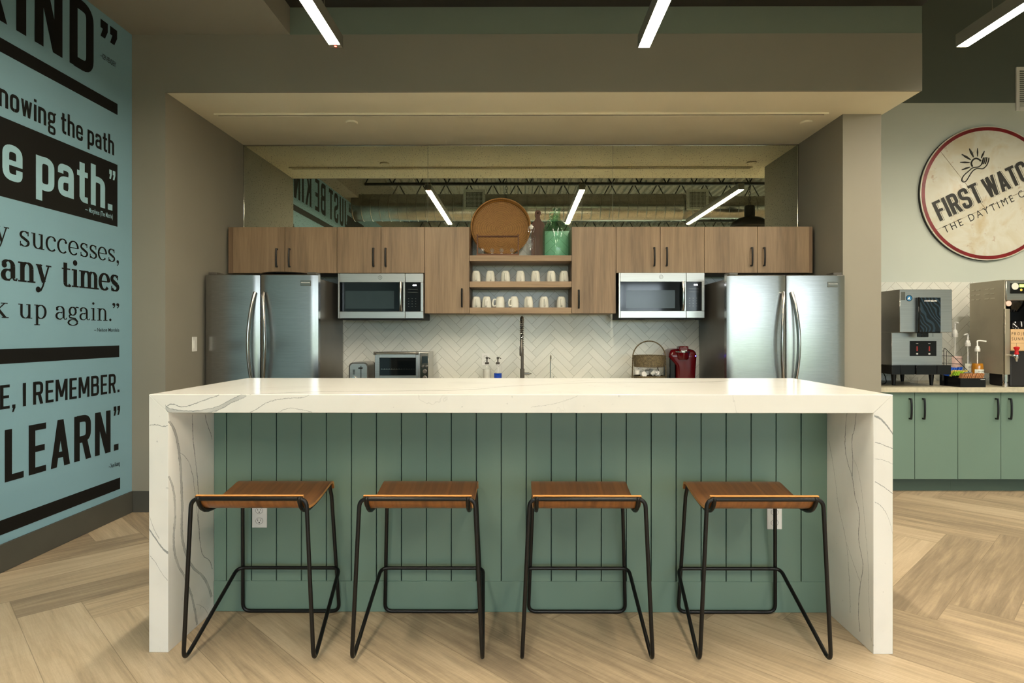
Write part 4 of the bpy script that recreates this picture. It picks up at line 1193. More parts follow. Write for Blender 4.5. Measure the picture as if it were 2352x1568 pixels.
# ================================================================== MICROWAVES
def microwave(label):
    Y = 5.452
    x0, x1 = ax(776, Y), ax(972.5, Y); z1, z0 = az(627.5, Y), az(731, Y)
    xm = (x0 + x1) / 2
    r = thing('microwave', (xm, 5.65, z0), label, 'microwave', 'over-the-counter microwaves')
    b = MB(); b.box(x0 + .006, x1 - .004, Y + .035, YW - .013, z0 - .012, z1 - .004, .003)
    b.build('body', M['black_matte'], r)
    v = MB()
    for a, c in ((.06, .17), (.24, .52), (.58, .68)): v.box(x0 + a, x0 + c, Y + .06, Y + .30, z0 - .016, z0 - .011, .001)
    v.build('vent_grille', M['steel_side'], r)
    def X(p): return ax(p, Y)
    def Z(p): return az(p, Y)
    zw0, zw1 = Z(715), Z(648)
    d = MB()
    xd = X(930.2)
    d.box(x0, X(780), Y, Y + .036, z0, z1, .002).box(X(780), xd, Y, Y + .036, zw1, z1, .002).box(X(780), xd, Y, Y + .036, z0, zw0, .002).box(X(926), xd, Y + .002, Y + .036, zw0, zw1, .001)
    d = d.build('door', M['steel'], r)
    MB().box(X(780), X(926), Y + .003, Y + .03, zw0, zw1, .001).build('window', M['oven_glass'], d, label='black glass window')
    MB().box(X(793), X(905), Y + .0022, Y + .006, Z(708.5), Z(667.5)).build('window_screen', M['inner_glass'], d)
    hd = MB(); hd.tube(smoothpath([(X(921.5), Y - .02, Z(714)), (X(921.5), Y - .034, Z(700)), (X(921.5), Y - .038, Z(681)), (X(921.5), Y - .034, Z(662)), (X(921.5), Y - .02, Z(648))], 5), .014, 10, flat=1.0)
    hd.box(X(919), X(924), Y - .03, Y + .004, Z(713), Z(709)).box(X(919), X(924), Y - .03, Y + .004, Z(653), Z(649))
    hd.build('handle', M['chrome_warm'], d)
    lg = MB(); cx, cz = X(873), Z(637); rr = .016
    lg.tube([(cx + rr * math.cos(a), Y - .0008, cz + rr * math.sin(a)) for a in [2 * PI * q / 24 for q in range(24)]], .0013, 5, True)
    for q in (-1, 1): lg.tube(smoothpath([(cx + q * .008, Y - .0008, cz + .008), (cx + q * .002, Y - .0008, cz + .002), (cx + q * .006, Y - .0008, cz - .008)], 4), .001, 5)
    lg.build('round_logo', M['logo_grey'], d)
    c = MB(); c.box(xd + .002, x1, Y, Y + .036, zw1, z1, .002).box(xd + .002, x1, Y, Y + .036, z0, zw0, .002).box(X(966), x1, Y, Y + .036, zw0, zw1, .002)
    c = c.build('control_panel', M['steel'], r)
    MB().box(xd + .002, X(966), Y + .002, Y + .03, zw0, zw1, .001).build('keypad', M['black_gloss'], c)
    tx = MB(); letter(tx, 'on', (0, Y - .0006, Z(656.5)), XV, ZV, X(948), X(956.5), .012, .02, cap='n'); tx.build('display', M['white_led'], c)
    k = MB()
    for a in range(3):
        for q in range(4):
            xx = X(938.5 + a * 8); zz = Z(685.5 + q * 6)
            k.box(xx - .004, xx + .004, Y + .0012, Y + .0022, zz - .002, zz + .002)
    for q in (664, 671): k.box(X(937), X(959), Y + .0012, Y + .0022, Z(q) - .0008, Z(q) + .0008)
    k.build('key_print', M['logo_grey'], c)
    return r
mw = microwave('steel microwave under cabinets left of the mug shelves')
dxm = ax(1421, 5.452) - ax(776, 5.452)
dup(mw, (mw.location.x + dxm, mw.location.y, mw.location.z + .004), 'steel microwave under cabinets right of the mug shelves')

# ================================================================== KITCHEN COUNTER BEHIND THE ISLAND
ZK = .864
kx0, kx1 = ax(731, 5.2) + .06, ax(1668, 5.2) - .03
kx0, kx1 = -1.60, 1.655
single(MB().box(kx0, kx1, 5.22, YW - .009, ZK - .038, ZK, .003), 'countertop', M['counter'], (0, 5.5, ZK - .038), 'long kitchen countertop under the herringbone tile, behind the island', 'countertop')
ncab = 4; wc = (kx1 - kx0) / ncab
for k in range(ncab):
    a, b_ = kx0 + k * wc, kx0 + (k + 1) * wc
    r = thing('base_cabinet', ((a + b_) / 2, 5.55, 0), 'sage base cabinet behind the island, %s of four' % ['leftmost', 'second from left', 'third from left', 'rightmost'][k], 'base cabinet', 'base cabinets behind the island')
    MB().box(a + .001, b_ - .001, 5.27, YW - .01, .10, ZK - .039).build('cabinet_body', M['sage_dark'], r)
    MB().box(a + .001, b_ - .001, 5.32, 5.34, 0, .10).build('toe_kick', M['sage_dark'], r)
    for q in range(2):
        d = MB().box(a + q * wc / 2 + .003, a + (q + 1) * wc / 2 - .003, 5.25, 5.269, .105, ZK - .045, .0012).build('door', M['sage'], r)
        xx = a + wc / 2 + (-.035 if q == 0 else .035)
        pull(xx, .70, .155, d, 5.25)
zk = ZK + .0003
# toaster
Yt = 5.46
tx0, tx1 = ax(801, Yt), ax(846, Yt); ztt = az(832, Yt)
to = thing('toaster', ((tx0 + tx1) / 2, Yt + .13, zk), 'small steel toaster left of the toaster oven', 'toaster')
hh = ztt - zk
def rr_prof(x0, x1, z0, z1, r, n=5):
    out = [(x0, z0), (x1, z0)]
    for q in range(n + 1):
        a = PI / 2 * q / n; out.append((x1 - r + r * math.cos(a), z1 - r + r * math.sin(a)))
    for q in range(n + 1):
        a = PI / 2 + PI / 2 * q / n; out.append((x0 + r + r * math.cos(a), z1 - r + r * math.sin(a)))
    return out
MB().prism(rr_prof(tx0 + .006, tx1 - .006, zk + .012, ztt, .035), 'y', Yt + .008, Yt + .27).build('shell', M['steel'], to)
MB().prism(rr_prof(tx0, tx1, zk, ztt - .001, .038), 'y', Yt, Yt + .012).build('end_trim', M['steel_side'], to)
MB().prism(rr_prof(tx0, tx1, zk, ztt - .001, .038), 'y', Yt + .265, Yt + .28).build('end_trim', M['steel_side'], to)
MB().prism(rr_prof(tx0 + .012, tx1 - .012, zk + .012, ztt - .012, .03), 'y', Yt - .004, Yt + .002).build('front_plate', M['steel'], to)
xm = tx0 + (tx1 - tx0) * .63
MB().box(xm - .003, xm + .003, Yt - .0055, Yt - .003, zk + .03, ztt - .03).build('lever_slot', M['black'], to)
MB().box(xm - .018, xm + .018, Yt - .03, Yt - .004, ztt - .055, ztt - .043, .003).build('lever', M['black'], to)
MB().lathe([(0, -.03), (.016, -.03), (.019, -.004), (.019, 0)], (tx0 + (tx1 - tx0) * .3, Yt - .004, zk + .05), 20, 'y').build('knob', M['chrome'], to)
bt_ = MB()
for q in range(4): bt_.box(tx0 + .036, tx0 + .056, Yt - .006, Yt - .003, zk + .085 + q * .011, zk + .091 + q * .011, .001)
bt_.build('button_strip', M['black'], to)
# toaster oven
Yo = 5.42
ox0, ox1 = ax(861, Yo), ax(983.5, Yo); zo1 = az(809, Yo)
ov = thing('toaster_oven', ((ox0 + ox1) / 2, 5.58, zk), 'steel countertop toaster oven with dark glass door and knobs', 'toaster oven')
MB().box(ox0 + .004, ox1, Yo + .012, 5.75, zk + .014, zo1, .006, 2).build('body', M['steel'], ov)
for a in (ox0 + .03, ox1 - .03):
    for q in (Yo + .05, 5.72): MB().lathe([(0, 0), (.012, 0), (.014, .014), (0, .014)], (a, q, zk), 12).build('foot', M['black'], ov)
xdd = ax(961, Yo)
zg0, zg1 = az(862, Yo), az(821.5, Yo); xg0, xg1 = ax(871.5, Yo), ax(955, Yo)
d = MB(); zd0 = zk + .03
d.box(ox0, xg0, Yo, Yo + .014, zd0, zo1 - .012, .002).box(xg1, xdd, Yo, Yo + .014, zd0, zo1 - .012, .002).box(xg0, xg1, Yo, Yo + .014, zd0, zg0, .002).box(xg0, xg1, Yo, Yo + .014, zg1, zo1 - .012, .002)
d = d.build('oven_door', M['steel'], ov)
MB().box(xg0, xg1, Yo + .004, Yo + .010, zg0, zg1).build('window', M['oven_glass'], d, label='dark glass door window')
zr_ = az(848, Yo); rkk = MB(); rkk.tube([(xg0 + .01, Yo + .003, zr_), (xg1 - .008, Yo + .003, zr_)], .0015, 6)
for q in range(14):
    xx = xg0 + .02 + q * (xg1 - xg0 - .035) / 13; rkk.disc((xx, Yo + .003, zr_ + .003), .0028, 'y', 8)
rkk.build('wire_rack', M['chrome'], d)
MB().tube([(ax(862, Yo), Yo - .03, zo1 - .006), (ax(960.5, Yo), Yo - .03, zo1 - .006)], .0105, 12).build('handle', M['chrome_warm'], d)
hb = MB()
for p in (863.5, 959.5):
    hb.tube([(ax(p, Yo) - .012, Yo - .03, zo1 - .006), (ax(p, Yo) + .012, Yo - .03, zo1 - .006)], .013, 12); hb.box(ax(p, Yo) - .008, ax(p, Yo) + .008, Yo - .03, Yo + .002, zo1 - .018, zo1 - .004, .002)
hb.build('handle_bracket', M['steel_side'], d)
cpn = MB().box(ax(964.5, Yo), ax(984, Yo), Yo - .003, Yo + .012, zd0, zo1 - .003, .003).build('control_panel', M['chrome'], ov)
MB().box(ax(968.8, Yo), ax(983, Yo), Yo - .005, Yo - .002, az(834.5, Yo), az(818, Yo), .001).build('display', M['inner_glass'], cpn)
for px, py, rr in ((971.5, 840.5, .011), (980, 840.5, .010), (976, 852.5, .019), (976, 867, .019)):
    kx, kz = at(px, py, Yo)
    MB().lathe([(0, -.022), (rr * .8, -.022), (rr * .92, -.004), (rr, -.003), (rr, 0)], (kx, Yo - .003, kz), 20, 'y').build('knob', M['steel_side'], cpn)
# soap dispensers
def soap(px, label, liquid, frac):
    Y = 5.70; X = ax(px, Y)
    r = thing('soap_dispenser', (X, Y, zk), label, 'soap dispenser', 'pump dispensers by the sink')
    MB().lathe([(0, .001), (.036, .001), (.038, .006), (.038, .135), (.034, .146), (.016, .156), (.015, .168)], n=24).build('glass_body', M['glass'], r, False)
    if frac: MB().lathe([(0, .004), (.034, .004), (.0355, .008), (.0355, .135 * frac), (0, .135 * frac)], n=24).build('liquid', liquid, r, False)
    p = MB(); p.lathe([(.017, .160), (.018, .162), (.018, .178), (.006, .181), (.006, .205), (.011, .207), (.011, .226), (0, .228)], n=18)
    p.tube(smoothpath([(0, -.002, .217), (.016, -.02, .219), (.028, -.034, .212)], 4), .004, 8)
    p.build('pump', M['steel_side'], r, False)
    MB().tube([(0, 0, .02), (0, 0, .162)], .003, 6).build('dip_tube', M['white'], r, False)
    return r
M['blue_soap'] = plain('blue_dish_soap', (8, 70, 190), 0.15)
M['white_soap'] = plain('white_hand_soap', (222, 222, 214), 0.25)
soap(1118.5, 'clear pump dispenser of white soap left of the blue one', M['white_soap'], .86)
soap(1143.5, 'clear pump dispenser half filled with bright blue soap', M['blue_soap'], .58)
# kitchen faucet
Yf_ = 5.66; Xf = ax(1199.5, Yf_)
fa = thing('kitchen_faucet', (Xf, Yf_, zk), 'tall steel spring pull-down kitchen faucet', 'faucet')
MB().lathe([(0, 0), (.03, 0), (.03, .008), (.0205, .012), (.0205, .12), (.0135, .125), (.0135, .30), (0, .30)], (Xf, Yf_, zk), 20).build('column', M['steel_side'], fa)
MB().tube([(Xf + .018, Yf_, zk + .075), (Xf + .065, Yf_, zk + .075)], .0125, 14).build('valve', M['chrome_warm'], fa)
MB().tube([(Xf + .065, Yf_, zk + .075), (Xf + .082, Yf_ - .01, zk + .078)], .004, 8).build('lever', M['chrome_warm'], fa)
ztp = az(727, Yf_)
core = smoothpath([(Xf, Yf_, zk + .30), (Xf, Yf_, ztp - .09), (Xf, Yf_ - .03, ztp - .025), (Xf - .003, Yf_ - .085, ztp - .014), (Xf - .006, Yf_ - .15, ztp - .04), (Xf - .008, Yf_ - .17, ztp - .11), (Xf - .008, Yf_ - .17, ztp - .20)], 10)
MB().tube(core, .007, 8).build('hose', M['black'], fa)
coil = []
from itertools import accumulate
turns = 34; N_ = turns * 12
cl = [0] + list(accumulate((core[k + 1] - core[k]).length for k in range(len(core) - 1)))
for q in range(N_ + 1):
    s_ = cl[-1] * q / N_
    k = max(i for i in range(len(cl)) if cl[i] <= s_ + 1e-9); k = min(k, len(core) - 2)
    t = (s_ - cl[k]) / max(1e-9, cl[k + 1] - cl[k])
    p = core[k].lerp(core[k + 1], t); tg = (core[k + 1] - core[k]).normalized()
    a1 = Vector((1, 0, 0)); a1 = (a1 - tg * a1.dot(tg)).normalized(); a2 = tg.cross(a1)
    an = 2 * PI * q / 12
    coil.append(p + a1 * .013 * math.cos(an) + a2 * .013 * math.sin(an))
MB().tube(coil, .003, 5).build('spring_coil', M['chrome_warm'], fa)
hx, hy = Xf - .008, Yf_ - .17
MB().lathe([(.012, ztp - .20), (.0135, ztp - .205), (.0135, ztp - .26), (.017, ztp - .265), (.0175, ztp - .34), (.014, ztp - .35), (0, ztp - .35)], (hx, hy, 0), 18).build('spray_head', M['steel_side'], fa)
MB().tube([(Xf, Yf_, ztp - .235), (hx, hy, ztp - .235)], .005, 8).build('docking_arm', M['chrome_warm'], fa)
# filtered-water tap
Yw_ = 5.70; Xw = ax(1264, Yw_); zw_ = az(814, Yw_)
fw = thing('water_tap', (Xw, Yw_, zk), 'slim gooseneck filtered-water tap right of the tall faucet', 'faucet')
MB().lathe([(0, 0), (.017, 0), (.017, .006), (.009, .01), (.009, .04), (0, .042)], (Xw, Yw_, zk), 16).build('base', M['chrome'], fw)
MB().tube(smoothpath([(Xw, Yw_, zk + .04), (Xw, Yw_, zw_ - .04), (Xw + .001, Yw_ - .03, zw_ - .004), (Xw + .002, Yw_ - .075, zw_ - .012), (Xw + .003, Yw_ - .085, zw_ - .04)], 6), .0048, 8).build('spout', M['chrome'], fw)
MB().tube([(Xw + .008, Yw_, zk + .028), (Xw + .028, Yw_, zk + .030), (Xw + .030, Yw_, zk + .055)], .004, 8).build('lever', M['chrome'], fw)
# wall outlets on the tile
for px, py, lb in ((1115.5, 825, 'white wall outlet on tile behind the soap dispensers'), (1466, 838, 'white wall outlet on tile behind the tiered wire basket')):
    X, Z = at(px, py, YW - .008)
    r = thing('wall_outlet', (X, YW - .008, Z), lb, 'wall outlet', 'outlets on the backsplash')
    outlet(X, Z, YW - .008, r)
# tiered basket
Yk = 5.54
def wicker():
    t = NT('grey_wicker')
    x, y, z = t.sep(t.objc())
    a = t.math('SINE', t.math('MULTIPLY', t.math('ARCTAN2', y, x), 44.0)); b = t.math('SINE', t.math('MULTIPLY', z, 800.0))
    n = t.noise(t.objc(), 60, 3)
    g = t.math('ADD', t.math('MULTIPLY', t.math('MULTIPLY', a, b), .5), n)
    t.set(col=t.ramp(g, [(.1, lin((48, 40, 26))), (.6, lin((104, 92, 66))), (1.0, lin((150, 134, 100)))]), rough=.7)
    t.bump(g, .6, .004)
    return t.m
M['wicker'] = wicker()
bx0, bx1 = ax(1453.5, Yk), ax(1528.5, Yk); bxm = (bx0 + bx1) / 2; rb = (bx1 - bx0) / 2
tb = thing('tiered_basket', (bxm, Yk, zk), 'two-tier grey wicker basket with arched handle by coffee maker', 'basket')
zta = az(783, Yk)
arch = [(bxm - rb - .006, Yk, zk)] + [(bxm + rb * math.cos(a), Yk, zta - rb + rb * math.sin(a)) for a in [PI - PI * q / 24 for q in range(25)]] + [(bxm + rb + .006, Yk, zk)]
MB().tube(arch, .0055, 8).build('arch_frame', M['wicker'], tb)
def bask(z0, z1, nm):
    mb = MB()
    mb.lathe([(0, z0), (rb - .016, z0), (rb - .010, z0 + .004), (rb - .006, z1), (rb - .010, z1 + .003), (rb - .014, z1), (rb - .018, z0 + .008), (0, z0 + .008)], (0, 0, 0), 40)
    return mb
zu0, zu1 = az(842, Yk) - zk, az(816, Yk) - zk
bask(zu0, zu1, '').build('upper_basket', M['wicker'], tb, False)
zl0, zl1 = .004, az(862.5, Yk) - zk
bask(zl0, zl1, '').build('lower_basket', M['wicker'], tb, False)
# coffee pods on the lower tier
pods = [(1463.5, 855, 0, 0), (1474.5, 857, 75, 20), (1486.5, 856, 8, 0), (1497.5, 855, 50, 60), (1513, 857, 60, -40), (1492, 853, 35, 100)]
p0 = None
for k, (px, py, tilt, rz) in enumerate(pods):
    Yp_ = Yk - .08 + (k % 3) * .03
    X, Z = at(px, py, Yp_)
    lb = 'white coffee pod in lower wicker tier, ' + ['standing leftmost', 'tipped over beside leftmost pod', 'upright near the middle', 'tilted right of the middle', 'tipped at far right', 'resting on top of the others'][k]
    if p0 is None:
        p0 = thing('coffee_pod', (X, Yp_, Z - .018), lb, 'coffee pod', 'white coffee pods in the wicker basket')
        MB().lathe([(0, 0), (.0175, 0), (.0185, .003), (.0215, .036), (.0245, .038), (.0245, .0405), (0, .0415)], n=20).build('cup', M['white'], p0, False)
    else:
        o = dup(p0, (X, Yp_, Z - .016), lb); o.rotation_euler = (math.radians(tilt), 0, math.radians(rz))
Xs_, Zs_ = at(1512, 843, 5.58)
single(MB().tube([(Xs_ - .004, 5.60, Zs_ + .006), (Xs_ + .012, 5.60, Zs_ - .055)], .004, 8), 'scoop_handle', M['black'], (Xs_, 5.60, Zs_ - .055), 'thin black stick leaning among the coffee pods', 'utensil')
# red coffee maker
Yc_ = 5.45
cx0, cx1 = ax(1539, Yc_), ax(1603, Yc_); cxm = (cx0 + cx1) / 2; zc1 = az(795, Yc_); zb1 = az(801, Yc_)
cm = thing('coffee_maker', (cxm, Yc_ + .14, zk), 'dark red single-serve coffee maker beside the right refrigerator', 'coffee maker')
def rsec(x0, x1, y0, y1, z, r, n=5):
    o = []
    for cx, cy, a0 in ((x1 - r, y0 + r, -90), (x1 - r, y1 - r, 0), (x0 + r, y1 - r, 90), (x0 + r, y0 + r, 180)):
        for q in range(n + 1):
            a = math.radians(a0 + 90 * q / n); o.append((cx + r * math.cos(a), cy + r * math.sin(a), z))
    return o
W_ = cx1 - cx0
bx = MB()
rows = []
for z, ins in ((zk, .014), (zk + .02, .010), (zk + .16, .004), (zb1 - .075, 0), (zb1 - .05, .001), (zb1 - .028, .007), (zb1 - .012, .020), (zb1 - .003, .040), (zb1, .07)):
    rows.append(rsec(cx0 + ins + (W_ * .23 if z < zb1 - .08 else 0), cx1 - ins, Yc_ + ins + .02, Yc_ + .30 - ins, z, .03))
vs = bx.grid(rows, False, True); bx.bm.faces.new(vs[-1]); bx.bm.faces.new(list(reversed(vs[0])))
bx.build('body', M['red'], cm)
MB().box(cx0 + .006, cx0 + W_ * .24, Yc_ + .04, Yc_ + .28, zk, zb1 - .076, .008, 2).build('water_tank', M['black_gloss'], cm, label='dark translucent water tank')
xh = ax(1570.5, Yc_)
MB().lathe([(0, 0), (.050, 0), (.060, .012), (.066, .06), (.066, .075), (0, .075)], (xh, Yc_ + .055, zb1 - .095), 28).build('brew_head', M['red'], cm)
MB().lathe([(.066, 0), (.071, .002), (.071, .011), (.066, .014)], (xh, Yc_ + .055, zb1 - .032), 28).build('collar', M['chrome'], cm)
MB().box(xh - .041, xh + .041, Yc_ - .012, Yc_ + .09, zb1 - .030, zc1 + .002, .012, 3).build('lid_handle', M['red'], cm)
tx = MB(); letter(tx, 'KEURIG', (0, Yc_ - .0128, zb1 - .019), XV, ZV, xh - .024, xh + .024, .008, .01); tx.build('logo_text', M['white'], cm)
ld = MB()
for q in range(4): ld.disc((xh + .070 + q * .013, Yc_ + .028 - .0, zb1 - .050 - q * .004), .0038, 'y', 10, .012)
ld.build('indicator_lights', M['blue_led'], cm)

# ================================================================== COFFEE COUNTER ON THE RIGHT
ZR = .866
YD = 5.14
single(MB().box(2.9105, XE - .01, 5.11, YW - .009, ZR - .041, ZR, .002), 'countertop', M['counter'], (5.0, 5.5, ZR - .041), 'beige countertop under the ice machine, right of the pillar', 'countertop')
dpx = [2002, 2101, 2200, 2299, 2398, 2497, 2596]
zd0_, zd1_ = az(1100, YD, 2100), az(901, YD, 2100)
cl_ = ['sage green double-door base cabinet under the ice machine', 'sage green double-door base cabinet under the syrup bottles and coffee brewer', 'sage green base cabinet right of the picture edge']
for k in range(3):
    a, m_, b_ = [ax(dpx[2 * k + q], YD) for q in range(3)]
    if k == 0: a = 2.911
    r = thing('base_cabinet', ((a + b_) / 2, 5.5, 0), cl_[k], 'base cabinet', 'sage base cabinets under the coffee counter')
    MB().box(a + .0005, b_ - .0005, YD + .02, YW - .01, .105, ZR - .0415).build('cabinet_body', M['sage_dark'], r)
    MB().box(a + .0005, b_ - .0005, YD + .085, YD + .10, 0, .105).build('toe_kick', M['sage_dark'], r)
    for q, (e0, e1) in enumerate(((a, m_), (m_, b_))):
        d = MB().box(e0 + .002, e1 - .002, YD, YD + .019, zd0_, zd1_, .0012).build('door', M['sage'], r)
        hx_ = m_ + (-.044 if q == 0 else .064)
        pull(hx_, az(938, YD, 2100), .165, d, YD)
# ice machine
zr = ZR + .0003
YI = 5.20
ix0, ix1 = ax(2066.5, YI), ax(2187, YI); iz1, iz0 = az(664.5, YI, 2120), az(763, YI, 2120)
YL = 5.31
jx0, jx1 = ax(2048, YL), ax(2164.5, YL); jz0 = az(838, YL, 2100)
zl = az(858, YL, 2100)
im = thing('ice_machine', ((ix0 + ix1) / 2, 5.5, zr), 'steel countertop ice and water dispenser with dark blue panel', 'ice machine')
MB().box(ix0, ix1, YI, YW - .03, iz0, iz1, .003).build('upper_housing', M['steel'], im)
MB().box(ix0 - .002, jx1, YL, YW - .03, zl, iz0, .003).build('lower_housing', M['steel'], im)
pp0, pp1 = ax(2103, YI), ax(2154.5, YI); pz1, pz0 = az(683, YI, 2120), az(763, YI, 2120)
def leafmat():
    t = NT('dark_blue_leaf_panel')
    x, y, z = t.sep(t.pos())
    u = t.math('ADD', t.math('MULTIPLY', x, 190.0), t.math('ADD', t.math('MULTIPLY', z, 120.0), t.math('MULTIPLY', t.noise(t.pos(), 7, 1), 34.0)))
    w = t.math('SINE', u)
    t.set(col=t.mix(t.smooth(w, .1, .7), lin((18, 26, 32)), lin((38, 54, 66))), rough=.15)
    return t.m
pnl = MB().box(pp0 + .016, pp1, YI - .035, YI, pz0 + .003, pz1 - .002, .002).build('front_panel', leafmat(), im)
MB().box(pp0, pp0 + .017, YI - .038, YI, pz0, pz1, .004).box(pp0, pp1 + .002, YI - .03, YI, pz0 - .006, pz0 + .003, .001).build('panel_edge', M['black_gloss'], pnl)
tx = MB(); letter(tx, 'HOSHIZAKI', (0, YI - .0358, az(693, YI, 2120)), XV, ZV, ax(2117, YI), ax(2145.5, YI), .013, .02); tx.build('maker_name', M['white'], pnl)
MB().box(ax(2112, YI), ax(2128, YI), YI - .03, YI + .04, pz0 - .04, pz0 - .004, .004).build('ice_chute', M['black_gloss'], im)
MB().tube([(ax(2143, YI), YI + .0, pz0 - .004), (ax(2143, YI), YI, pz0 - .036)], .0025, 6).build('water_nozzle', M['chrome'], im)
sk = MB().box(ax(2069, YI), ax(2079, YI), YI - .0012, YI, az(689, YI, 2100), az(670.5, YI, 2100)).build('sticker', M['logo_grey'], im)
M['sticker_blue'] = plain('blue_sticker', (30, 110, 160), .4)
lx, lz = at(2088, 684.5, YI)
MB().disc((lx, YI - .001, lz), .026, 'y', 28, .002).build('round_sticker', M['sticker_blue'], im)
lg = MB(); lg.tube([(lx + .0235 * math.cos(a), YI - .0022, lz + .0235 * math.sin(a)) for a in [2 * PI * q / 28 for q in range(28)]], .0022, 5, True)
lg.mesh([(lx - .016, YI - .0024, lz - .010), (lx + .017, YI - .0024, lz - .010), (lx + .004, YI - .0024, lz - .004), (lx + .006, YI - .0024, lz + .012), (lx - .004, YI - .0024, lz + .006)], [(0, 1, 2, 3, 4)], 1)
lg.build('sticker_print', [M['ink'], M['white']], im)
cpx0, cpx1 = ax(2089.5, YL), ax(2150.5, YL)
cpn = MB().box(cpx0, cpx1, YL - .003, YL + .002, az(817.5, YL, 2100), az(783, YL, 2100), .001).build('control_panel', M['black_gloss'], im)
ld = MB()
for px in (2106, 2134): ld.box(ax(px - 1.5, YL), ax(px + 1.5, YL), YL - .0042, YL - .003, az(806, YL, 2100), az(795, YL, 2100))
M['dim_red'] = emit('dim_red_lamp', (.22, .02, .015), .05)
ld.build('touch_lamps', M['dim_red'], cpn)
ic = MB()
for px in (2106, 2134):
    ic.box(ax(px - 2.2, YL), ax(px + 2.2, YL), YL - .0042, YL - .003, az(814, YL, 2100), az(810.5, YL, 2100)); ic.box(ax(px - 2.5, YL), ax(px + 2.5, YL), YL - .0042, YL - .003, az(789, YL, 2100), az(788, YL, 2100))
ic.build('icons', M['greytext'], cpn)
YTr = 5.14
gx0, gx1 = ax(2049, YTr), ax(2186, YTr)
dt = MB(); z1_, z0_ = az(838.5, YTr, 2100), az(860, YTr, 2100)
dt.box(gx0, gx1, YTr + .012, YL, z0_ + .002, z1_, .002)
for a, b_, dy in ((2049, 2069, .006), (2071, 2103, .008), (2105, 2152, 0), (2154, 2186, .008)): dt.box(ax(a, YTr), ax(b_, YTr), YTr + dy, YTr + .014, z0_, z1_, .002)
dt.build('drip_tray', M['black_gloss'], im)
for px, Y in ((2052.5, 5.33), (2139, 5.33), (2055, 5.74), (2139, 5.74)):
    X = ax(px if Y < 5.5 else (2070 if px < 2100 else 2140), 5.33)
    MB().lathe([(0, 0), (.013, 0), (.022, z0_ - zr + .004), (0, z0_ - zr + .004)], (X, Y, zr), 14).build('leg', M['black'], im)
MB().box(ax(2086, 5.45), ax(2110, 5.45), 5.45, 5.52, zr, zr + .05, .004)
cup = MB().lathe([(.028, 0), (.034, .056), (.032, .056), (.026, .003), (0, .003)], (ax(2099, 5.5), 5.5, zr), 20)
single(cup, 'plastic_cup', M['glass'], (ax(2099, 5.5), 5.5, zr), 'clear plastic cup under the ice machine', 'cup')
cb = MB().tube(smoothpath([(ax(2045, 5.4), 5.50, zr + .09), (ax(2042, 5.4), 5.45, zr + .05), (ax(2030, 5.4), 5.40, zr + .006), (2.93, 5.38, zr + .004)], 6), .004, 6)
single(cb, 'power_cord', M['black'], (ax(2035, 5.4), 5.42, zr), 'black power cord curling left of the ice machine leg', 'cord')

# syrup bottles
def syrup(px, Y, ytop, label, wpx, pump_dir, liquid, lab_mat, lev, lab, scale=1.0, text=None):
    X = ax(px, Y); H = az(ytop, Y, px) - zr
    r = thing('syrup_bottle', (X, Y, zr), label, 'syrup bottle', 'pump syrup bottles on the coffee counter')
    R = wpx / 2 * Y / F
    hb = H * .80
    MB().lathe([(0, .001), (R * .92, .001), (R, .006), (R, hb * .55), (R * .92, hb * .64), (R * .60, hb * .78), (R * .40, hb * .86), (R * .37, hb)], n=24).build('glass_body', M['glass'], r, False)
    if lev: MB().lathe([(0, .004), (R * .95, .004), (R * .955, min(hb * .55, hb * lev)), (R * (.955 if lev <= .55 else .87), hb * min(lev, .64)), (R * (.955 if lev <= .55 else .55), hb * lev), (0, hb * lev)], n=24).build('syrup', liquid, r, False)
    a0, a1 = lab
    lm = MB(); n = 14; rows = []
    for q in range(n + 1):
        an = math.radians(-150 + 120 * q / n); rows.append([(R * 1.012 * math.cos(an), R * 1.012 * math.sin(an), hb * a0), (R * 1.012 * math.cos(an), R * 1.012 * math.sin(an), hb * a1)])
    lm.grid(rows); lo = lm.build('label_wrap', lab_mat, r, False)
    if text:
        for s_, zz, hh_ in text:
            tm = MB(); letter(tm, s_, (0, -R * 1.03, hb * zz), XV, ZV, -R * .6, R * .6, hh_)
            tm.build('label_text', M['ink'], r, False)
    MB().lathe([(R * .43, hb * .95), (R * .45, hb * .955), (R * .45, hb * 1.03), (R * .36, hb * 1.04), (R * .34, hb * 1.08), (R * .2, hb * 1.10), (.0058, hb * 1.11), (.0058, H - .012)], n=18).build('pump_collar', M['white'], r, False)
    MB().tube(smoothpath([(0, 0, H - .02), (0, 0, H - .004), (pump_dir * .012, -.01, H), (pump_dir * .030, -.02, H - .002), (pump_dir * .052, -.03, H - .007)], 4), [.006] * 4 + [.006] * 13, 8).build('pump_spout', M['white'], r, False)
    MB().tube([(0, 0, .02), (0, 0, hb)], .004, 6).build('dip_tube', M['white'], r, False)
    return r
M['lab_white'] = plain('white_paper_label', (214, 216, 206), .6)
M['lab_pink'] = plain('pale_pink_paper_label', (222, 190, 178), .6, var=.12, scale=30)
M['amber'] = plain('amber_syrup', (176, 116, 18), .15)
M['berry'] = plain('dark_berry_syrup', (60, 16, 14), .15)
M['brown_syrup'] = plain('brown_syrup', (112, 52, 22), .15)
syrup(2193.5, 5.53, 740.5, 'tall syrup bottle with pink label and dark red syrup, behind wire rack', 27, .25, M['berry'], M['lab_pink'], .16, (.20, .56), text=[('MONIN', .50, .008)])
syrup(2223, 5.407, 767, 'nearly empty clear syrup bottle with pale label, between two other bottles', 25, -1, M['brown_syrup'], M['lab_white'], .10, (.16, .52), text=[('MONIN', .42, .012)])
syrup(2245, 5.265, 782, 'amber syrup bottle with white pump and label, nearest the coffee brewer', 24, 1, M['amber'], M['lab_white'], .62, (.14, .46), text=[('ENERGY', .25, .013), ('MONIN', .40, .006)])
